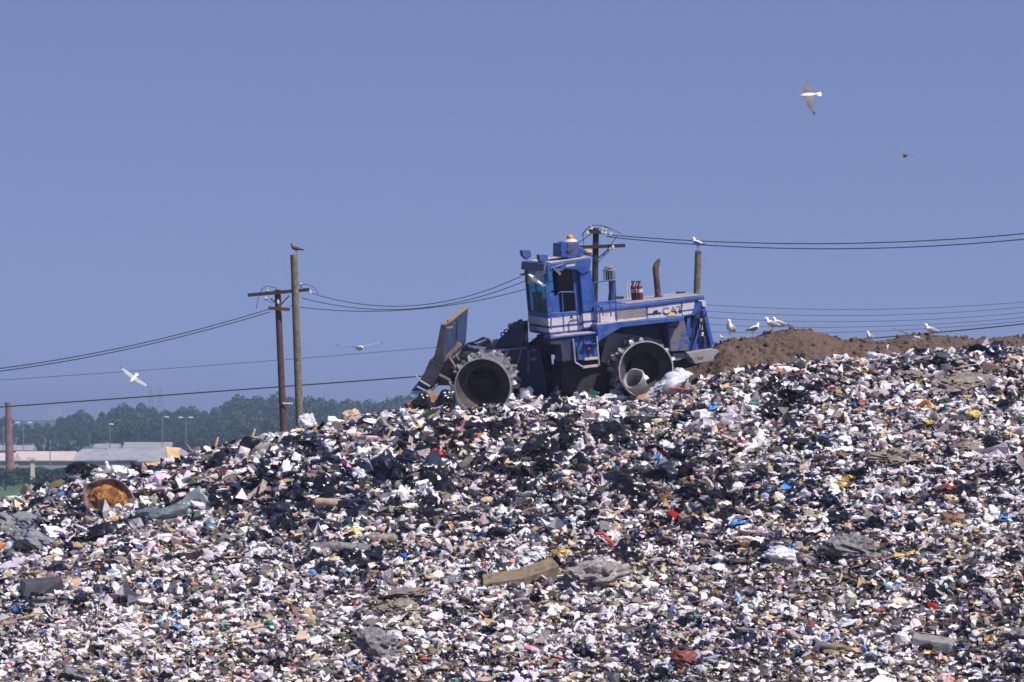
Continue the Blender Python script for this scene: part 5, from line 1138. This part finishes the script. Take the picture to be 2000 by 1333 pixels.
# carpet rolls, felt heaps, cloth
o = roll('carpet_roll', U(115), .155, 'felt', 1); place(o, 664, 1080, 'grey rolled carpet lying level, lower left of centre', 'carpet roll', 4, (0, -2), .12)
o = roll('carpet_roll', U(75), .13, 'rugbrown', 2); place(o, 738, 1062, 'short pale rolled underlay touching the right end of the grey roll', 'carpet roll', 12, (0, -6), .12)
o = roll('carpet_roll', U(95), .13, 'stripes', 3); place(o, 660, 995, 'buff padded roll curling below the black sacks, left of centre', 'padded roll', -3, (0, 5), .12); o.data.materials[0] = M['cardboard'] 
o.data.materials[0] = mix_dirt('buff_quilted_padding', (.34, .25, .20), .9, .2, var=.2, da=.3)
hp = [('mattress_cloth', 1148, 1142, 125, 62, 'stripes', 'folded grey and cream cloth heap beside the brown block'), ('felt_heap', 1668, 1082, 115, 46, 'felt', 'broad matted grey heap, lower right of the picture'), ('felt_heap', 735, 1275, 100, 50, 'felt', 'matted grey heap near the bottom edge, left of centre'),
      ('carpet_heap', 1750, 903, 85, 34, 'rugbrown', 'brown matted carpet lump, upper right slope'), ('carpet_heap', 1880, 755, 130, 30, 'rugbrown', 'long brown matted bundle high on the right slope'), ('carpet_heap', 1790, 742, 70, 24, 'rugbrown', 'brown bundle left of the long one high on the right'), ('dark_bundle', 1565, 738, 50, 20, 'wood_dark', 'dark smooth bundle just below the earth mound'),
      ('dark_bundle', 1862, 1020, 60, 34, 'card_dark', 'dark brown bundle right of the red rag'), ('carpet_heap', 780, 1168, 115, 22, 'rugbrown', 'flat brown matting left of the brown block'), ('carpet_heap', 775, 1200, 75, 30, 'rugbrown', 'ragged brown cloth under the flat matting'), ('felt_heap', 1635, 1276, 60, 20, 'mattress_top', 'olive-brown cushion near the bottom right'),
      ('maroon_cushion', 1338, 1298, 52, 30, 'maroon', 'rounded maroon cushion near the bottom edge'), ('felt_heap', 1990, 1250, 50, 22, 'felt', 'grey heap cut by the right edge near the bottom'), ('white_cloth', 1525, 1095, 70, 34, 'bag_clear', 'pale grey cloth left of the broad matted heap'), ('felt_heap', 160, 1330, 70, 30, 'felt', 'grey heap cut by the bottom edge at left'),
      ('pale_cushion', 687, 816, 44, 28, 'cushion', 'tan quilted cushion lying on the ridge right of the poles'), ('white_sack', 655, 832, 52, 30, 'bag_white', 'dirty white sack on the ridge below the tan cushion'), ('pink_sack', 312, 950, 50, 36, 'bag_pink', 'pale pink sack on the left ridge above the foam'), ('white_sack', 1180, 822, 30, 22, 'bag_white', 'white bag below the compactor step'),
      ('blue_sack', 1394, 806, 38, 22, 'bag_blue', 'bright blue bag right of the rear drum'), ('blue_bottle', 1283, 905, 26, 24, 'bag_blue', 'round blue bottle lodged in the black sacks'), ('white_sack', 1130, 882, 34, 30, 'bag_white', 'white carton-like bag between the two biggest black sacks'), ('tan_sack', 1902, 822, 34, 24, 'bag_yellow', 'pale yellow bag on the right slope'), ('orange_sack', 1812, 803, 32, 26, 'bag_orange', 'orange crushed box on the upper right slope'),
      ('tan_sack', 1740, 808, 26, 20, 'cardboard', 'tan crushed bag left of the orange box, upper right'), ('yellow_sack', 1644, 957, 24, 18, 'bag_yellow', 'round yellow bag in the middle of the right slope'), ('red_rag', 1842, 958, 42, 18, 'bag_red', 'bright red rag on the right slope'), ('white_foam', 1768, 966, 52, 16, 'bag_white', 'long white foam slab left of the red rag'), ('teal_rag', 1722, 962, 22, 20, 'bag_teal', 'teal rag left of the white foam slab'),
      ('teal_rag', 1040, 942, 30, 18, 'bag_teal', 'teal rag right of the cardboard wedge'), ('yellow_rag', 680, 952, 36, 12, 'bag_yellow', 'yellow rag on the black sacks left of the upright sack'), ('orange_bag', 1765, 1090, 34, 18, 'bag_yellow', 'orange-yellow bag right of the broad matted heap'), ('blue_rag', 1740, 1148, 30, 18, 'bag_blue', 'crumpled blue rag below the broad matted heap'), ('blue_rag', 1450, 1025, 34, 20, 'bag_blue', 'blue rag in the middle of the slope right of centre'),
      ('blue_rag', 1960, 1015, 28, 22, 'bag_blue', 'blue rag near the right edge'), ('red_rag', 1385, 1062, 26, 16, 'bag_red', 'small red rag right of the bent red strips'), ('yellow_box', 1100, 1088, 44, 22, 'bag_yellow', 'yellow foam offcut above the brown block'), ('pink_rag', 725, 1112, 24, 14, 'bag_pink', 'pink rag below the carpet rolls'), ('green_pail', 526, 1234, 28, 24, 'bag_green', 'green tub near the bottom, left of centre'), ('blue_rag', 430, 1032, 42, 22, 'bag_blue', 'blue jeans-coloured rag right of the vinyl sheet'),
      ('orange_rag', 740, 851, 22, 22, 'bag_orange', 'orange-brown scrap on the ridge left of the blade'), ('orange_rag', 630, 836, 24, 20, 'bag_orange', 'orange-brown scrap left of the dirty white sack'), ('white_hoop', 602, 822, 40, 36, 'bag_clear', 'cloudy plastic hump at the foot of the grey pole'), ('white_sack', 555, 935, 44, 50, 'bag_white', 'white sack in the middle of the left slope'), ('white_sack', 700, 938, 40, 30, 'bag_clear', 'cloudy grey bag left of the upright shiny sack'),
      ('white_sack', 1080, 1205, 30, 34, 'bag_white', 'bright white square bag below the folded cloth'), ('white_sack', 55, 1275, 44, 26, 'bag_white', 'cream white box-like bag low at the left edge'), ('yellow_rag', 338, 1266, 24, 10, 'bag_yellow', 'yellow scrap near the bottom left'), ('yellow_rag', 1640, 1236, 26, 10, 'bag_yellow', 'yellow scrap near the bottom right'), ('maroon_brick', 1582, 1230, 28, 18, 'maroon', 'dark red brick-like box near the bottom right'),
      ('white_sack', 1980, 870, 40, 20, 'bag_white', 'white bag near the right edge of the slope'), ('yellow_sack', 1562, 770, 22, 14, 'bag_yellow', 'yellow scrap high on the slope below the dark bundle'), ('clear_bag', 1705, 700, 46, 20, 'bag_clear', 'crumpled grey plastic bag at the foot of the earth mound'), ('orange_sack', 1885, 697, 22, 10, 'bag_orange', 'orange scrap at the foot of the mound at right'), ('white_sack', 1912, 700, 34, 16, 'bag_white', 'white bag next to the orange scrap on the right skyline')]
M['cushion'] = mix_dirt('tan_quilted_fabric', (.46, .33, .24), .85, .2, var=.2, da=.3)
for i, (nm, px, py, w, h, m, lab) in enumerate(hp):
    fl = 'heap' in nm or 'cloth' in nm
    if ('rag' in nm or nm in ('red_rag', 'white_foam', 'orange_bag')) : o = sheet(nm, 3 + i % 13, U(w) * 1.15, U(h) * 1.7, m, .22, .015, n=9, curl=.3 if i % 2 else -.35, fold=4.5)
    else: o = lump(nm, 80 + i, U(w), U(w) * .8, U(h) * (1.0 if fl else 1.2), m, 4 if w > 80 else 3, .42 if fl else .30, 3.0 if fl else 2.2, False, not fl)
    place(o, px, py, lab, nm.replace('_', ' ').split()[-1], rt_.uniform(-20, 20), (rt_.uniform(0, 14), rt_.uniform(-10, 10)), U(h) * .18 + .03)
# brown foam block with a kink
r_ = MB(); r_.prism([(-.95, -.02), (-.18, -.20), (.02, -.16), (.90, .26), (.92, .46), (.50, .40), (0, .10), (-.15, .08), (-.90, .26)], -.38, .34)
r_.v = [tuple(np.array(v) + np.array([0, 0, 0])) for v in r_.v]
def two_box(): 
    r = MB(); vs = [(-.84, -.32), (-.02, -.26), (.10, -.24), (.98, .10), (.86, .62), (.05, .30), (-.80, .22)]; r.add([(a, b, -.14) for a, b in vs] + [(a, b, .13 + .06 * (a > .5)) for a, b in vs], [tuple(range(7))[::-1], tuple(range(7, 14))] + [(i, (i + 1) % 7, (i + 1) % 7 + 7, i + 7) for i in range(7)]); return r.build('foam_block', M['mattress_top'], None, bevel=.02)
o = two_box(); place(o, 1012, 1144, 'long bent brown foam block lying below centre', 'foam block', 4, (22, -6), .16)
o = board('concrete_slab', .98, .42, .30, 'concrete', .03, .02, 3); place(o, 1820, 1268, 'grey concrete block near the bottom right corner', 'concrete block', -14, (14, 8), .13)
# cardboard pieces
for (px, py, w, d, m, yaw, tilt, up, lab) in ((340, 893, 36, 28, 'cardboard', 40, (70, 8), .14, 'sunlit tan cardboard diamond on the left skyline'), (298, 912, 44, 30, 'cardboard', 5, (30, -5), .08, 'flat tan cardboard left of the diamond one'), (978, 928, 62, 42, 'cardboard', 25, (35, -28), .12, 'brown cardboard wedge among black sacks, centre'), (130, 975, 36, 24, 'tealboard', -10, (40, 10), .10, 'blue board beside the burnt foam'),
       (140, 1130, 40, 18, 'tealboard', 25, (30, -25), .08, 'blue board above the dark grey box bundle'), (1192, 1050, 46, 40, 'wood_grey', 30, (60, 10), .12, 'grey triangular board above the bent red strips'), (1495, 722, 30, 20, 'bag_white', 10, (20, 5), .08, 'white sheet at the left foot of the earth mound'), (848, 782, 34, 30, 'card_dark', 20, (70, 20), .14, 'reddish-brown crushed card under the blade'),
       (822, 745, 10, 8, 'cardboard', 0, (40, 0), .3, 'x'), (145, 1150, 24, 22, 'cardboard', 5, (60, 0), .10, 'small tan card right of the dark grey box bundle'), (1175, 1010, 40, 24, 'cardboard', -20, (25, 10), .06, 'pinkish card left of the timber plank'), (395, 892, 24, 18, 'cardboard', 30, (40, 10), .05, 'small tan card right of the cardboard diamond'), (1950, 845, 50, 20, 'wood_grey', 30, (20, -15), .08, 'grey board on the right slope'), (1880, 870, 44, 12, 'wood_grey', 28, (10, -20), .08, 'narrow grey board below the pale yellow bag')):
    if lab == 'x': continue
    o = sheet('cardboard_sheet' if m in ('cardboard', 'card_dark') else 'board', int(px) % 17 + 2, U(w), U(d) * 1.2, m, .04, .02, n=6, curl=.12, fold=1.2); place(o, px, py, lab, 'board', yaw, tilt, up)
for (px, py, L_, m, yaw, ty, lab) in ((1213, 1005, 42, 'wood', 25, -26, 'pale timber plank pointing up right, centre right'), (1205, 1030, 34, 'foamw', -25, 25, 'orange timber plank below the pale one'), (1215, 1045, 60, 'wood_grey', 10, -8, 'grey timber under the orange plank'), (748, 812, 50, 'wood', 10, -14, 'tan timber lying on the ridge left of the blade'), (495, 850, 22, 'wood', 5, -70, 'short stick poking up from the left ridge'), (158, 1262, 62, 'wood_dark', 15, -14, 'dark brown log near the bottom left'),
                                    (424, 866, 20, 'wood', 0, -75, 'short stick poking up beside small tan card on the ridge'), (60, 958, 26, 'wood_grey', 0, 48, 'thin grey stick on the left skyline'), (505, 985, 40, 'wood', 20, -30, 'tan timber left of the black sacks'), (860, 948, 30, 'wood', 10, -60, 'pale stick standing left of the cardboard wedge'), (965, 908, 50, 'wood_grey', 20, -32, 'grey lath above the cardboard wedge'), (372, 880, 24, 'wood_grey', 0, 50, 'thin grey stick right of the cardboard diamond'),
                                    (1690, 1100, 80, 'wood_dark', 3, -6, 'brown beam under the broad matted heap'), (1380, 1100, 60, 'wood_grey', 0, 5, 'grey strip left of the pale cloth'), (1480, 1240, 80, 'wood_grey', 5, 6, 'long grey strip near the bottom right')):
    if m == 'foamw': m = 'bag_orange'
    o = board('plank', U(L_), .11, .05, m, .004, .006, int(px)); place(o, px, py, lab, 'plank', yaw, (15, ty), .10)
for k, (px, py, yw, ty, lab) in enumerate(((1180, 1062, 0, 30, 'upper one of two red bent strips right of the grey board'), (1192, 1080, 10, 60, 'lower one of two red bent strips right of the grey board'))):
    mb = MB(); mb.tube([(-.25, 0, 0), (-.1, 0, .1), (.1, 0, .06), (.25, 0, -.05)], [(.02, .05)] * 4, 6); o = mb.build('red_strip', M['bag_red'], None); place(o, px, py, lab, 'strip', yw, (0, ty), .12)
# things at the compactor's drums
def pail():
    r_ = empty('pail', (0, 0, 0)); mb = MB(); mb.lathe([(.001, -.30), (.17, -.30), (.19, -.28), (.235, .28), (.25, .30), (.235, .31), (.215, .28), (.175, -.26), (.001, -.26)], n=28, axis='w'); mb.v = [tuple(np.array(v) * (1 + .28 * mn.noise(Vector(v) * 4.5 + Vector((3, 1, 0)))) * np.array([1, .8, 1])) for v in mb.v]; mb.build('shell', M['pail'], r_, smooth=True)
    mb = MB(); mb.lathe([(.236, .24), (.262, .25), (.262, .30), (.236, .31)], n=28, axis='w', closed=True); mb.v = [tuple(np.array(v) * (1 + .28 * mn.noise(Vector(v) * 4.5 + Vector((3, 1, 0)))) * np.array([1, .8, 1])) for v in mb.v]; mb.build('rim', M['pail'], r_, smooth=True); return r_
o = pail(); place(o, 1243, 750, 'grey-white plastic pail lying open against the rear drum', 'pail', -35, (98, 0), 0, y=99.25); o.rotation_euler = (R(62), R(-40), R(0)); o.scale = (1.15,) * 3
o = lump('white_sack', 201, .50, .3, .26, 'bag_white', 3, .3, 2.4); place(o, 1248, 735, 'white folded plastic piece on the pail at the rear drum', 'sack', 10, (20, 20), 0, y=99.5)
o = lump('plastic_sheeting', 202, 1.35, .6, .55, 'bag_clear', 4, .30, 2.6); place(o, 1310, 757, 'cloudy plastic sheeting heaped under the rear drum', 'plastic sheeting', 5, (12, -16), .06, y=99.3)
o = lump('plastic_sheeting', 203, .62, .5, .5, 'bag_clear', 4, .25, 2.2); place(o, 1330, 742, 'puffed end of cloudy sheeting right of the rear drum', 'plastic sheeting', 5, (12, -6), .04, y=99.5)
o = roll('red_strap', .75, .035, 'bag_red', 5); place(o, 1335, 762, 'flat red strap under the cloudy sheeting', 'strap', 2, (0, 6), 0, y=99.0)
for i, (px, py, w, h, m, lab) in enumerate(((1000, 790, 50, 34, 'bag_white', 'cream bag lying between the two drums, by the front one'), (1030, 772, 34, 40, 'bag_clear', 'crumpled grey bag behind the front drum'), (1088, 768, 30, 26, 'bag_navy', 'bluish bag in the shadow under the cab'), (1135, 783, 44, 26, 'bag_white', 'white bag at the edge of the shadow under the step'), (1160, 778, 36, 24, 'bag_green', 'dark green bag in front of the underbody'),
        (1205, 782, 50, 24, 'bag_black', 'black bag added to darken the gap left of the rear drum'), (1050, 786, 44, 24, 'bag_black', 'black bag added to darken the gap below the front frame'), (1110, 788, 44, 20, 'bag_navy', 'navy bag below the cab step'), (1233, 790, 24, 18, 'bag_blue', 'light blue scrap in front of the rear drum'), (872, 786, 44, 36, 'bag_black', 'black bag between the blade and the front drum'), (830, 792, 50, 40, 'bag_black', 'black bag under the blade'), (802, 792, 30, 18, 'card_dark', 'brown bag at the tip of the blade'))):  # black bags between the drums are added to fill the shaded gap
    o = lump('bag', 210 + i, U(w), U(w) * .7, U(h) * 1.3, m, 3, .28, 2.2); place(o, px, py, lab, 'bag', rt_.uniform(-30, 30), (5, 5), 0, y=99.6 if px < 980 else 100.2)
# tyre


# ---- scattered repeats ------------------------------------------
r5 = random.Random(77)
def protos_of(nm, m, n, sub=3, amp=.55, fr=2.4):
    out = []
    for k in range(n):
        V, Fc = bag_geo(300 + k + hash(m) % 1 + len(m) * 7, sub, amp, fr, k % 2 == 0); me = raw(nm, V * .5, Fc, M[m], True); me.data.set_sharp_from_angle(angle=R(34)); out.append(me)
    return out
def scatter(nm, m, n, px_rng, py_rng, smin, smax, lab, cat, grp, nv=5, flat=.7, wt=None, fr=2.2, maker=None, sub=3):
    P = protos_of(nm, m, nv, sub, .46, fr) if maker is None else [maker(k) for k in range(nv)]
    used_ = set(); c = 0; tries = 0
    while c < n and tries < n * 30:
        tries += 1; px = r5.uniform(*px_rng); py = r5.uniform(*py_rng); top = np.interp(px, _cpx, _cpy)
        if py < top + 12: continue
        if wt and r5.random() > wt(px, py): continue
        k = r5.randrange(nv); o = P[k] if k not in used_ else copy_tree(P[k]); used_.add(k)
        s = r5.uniform(smin, smax) * (1.1 - .25 * (py - 800) / 500)
        p = hit(px, py); o.location = (p[0], p[1], p[2] + s * .10); o.scale = (s * r5.uniform(.8, 1.3), s * r5.uniform(.7, 1.1), s * flat * r5.uniform(.7, 1.1)); o.rotation_euler = (R(r5.uniform(-20, 30)), R(r5.uniform(-25, 25)), r5.uniform(0, 6.28)); tag(o, lab, cat, grp); c += 1
    for k, o in enumerate(P):
        if k not in used_: bpy.data.objects.remove(o)
mid = lambda px, py: 1.0 if (py < 1010 and px < 1450) else .16
scatter('black_bag', 'bag_black', 150, (0, 2000), (790, 1330), .32, .74, 'ordinary small black plastic bag, crumpled among the loose rubbish', 'bag', 'small black bags scattered over the slope', 6, .75, mid)
scatter('navy_bag', 'bag_navy', 60, (0, 2000), (700, 1330), .26, .5, 'ordinary dusty dark-blue plastic bag, crumpled among the loose rubbish', 'bag', 'dark blue bags scattered over the slope', 5, .7)
scatter('white_bag', 'bag_white', 150, (0, 2000), (700, 1330), .16, .36, 'ordinary small white plastic bag, crumpled among the loose rubbish', 'bag', 'small white bags scattered over the slope', 6, .7)
scatter('cloudy_bag', 'bag_clear', 60, (0, 2000), (700, 1330), .22, .46, 'ordinary cloudy grey plastic bag among the loose rubbish', 'bag', 'cloudy bags scattered over the slope', 5, .6)
scatter('brown_rag', 'rugbrown', 60, (0, 2000), (700, 1330), .22, .55, 'ordinary grey-brown rag bundle among the loose rubbish', 'rag', 'brown rag bundles scattered over the slope', 5, .45)
scatter('cardboard_scrap', 'cardboard', 40, (0, 2000), (700, 1330), .5, 1.0, 'ordinary curled cardboard scrap among the loose rubbish', 'cardboard', 'cardboard scraps scattered over the slope', 5, 1, maker=lambda k: sheet('cardboard_scrap', 20 + k, .45, .35, 'cardboard', .06, .012, n=5, curl=.25, fold=1.3))
scatter('timber_offcut', 'wood', 24, (0, 2000), (760, 1330), .8, 1.4, 'ordinary timber offcut lying among the loose rubbish', 'plank', 'timber offcuts scattered over the slope', 4, 1, maker=lambda k: board('timber_offcut', .5, .07, .035, ['wood', 'wood_grey', 'wood', 'wood_dark'][k], .003, .004, k))

for nm, m, n_, lab, grp in (('plastic_film', 'bag_clear', 34, 'ordinary torn cloudy plastic film draped over the loose rubbish', 'torn cloudy films scattered over the slope'), ('black_film', 'bag_black', 46, 'ordinary torn black plastic film draped over the loose rubbish', 'torn black films scattered over the slope'), ('paper_sheet', 'bag_white', 40, 'ordinary crumpled white sheet lying on the loose rubbish', 'white sheets scattered over the slope')):
    scatter(nm, m, n_, (0, 2000), (700, 1330), .5, 1.05, lab, 'film' if 'film' in nm else 'paper', grp, 5, 1, mid if 'black' in nm else None, maker=lambda k: sheet(nm, 40 + k * 3, .75, .42, m, .26, .008, n=12, curl=.1, fold=4.5))

# ---- loose rubbish last, so that it can drift against the bulky things
_ft = np.array(FOOT)
def samp_all(n):
    nk = 9000; x, y, z = samp_slope(n - nk); j = r1.integers(0, len(_ft), nk)
    fx = _ft[j, 0] + r1.uniform(-.75, .75, nk); fy = _ft[j, 1] - r1.uniform(.05, .75, nk)
    fz = hill(fx, fy) + np.abs(r1.normal(.04, .06, nk)); return np.concatenate([x, fx]), np.concatenate([y, fy]), np.concatenate([z, fz])
o = litter('loose_rubbish', 132000, samp_all, size_f, r1, dark_f)
tag(o, 'dense carpet of shredded paper, plastic and rags covering the whole slope', 'rubbish', kind='stuff')
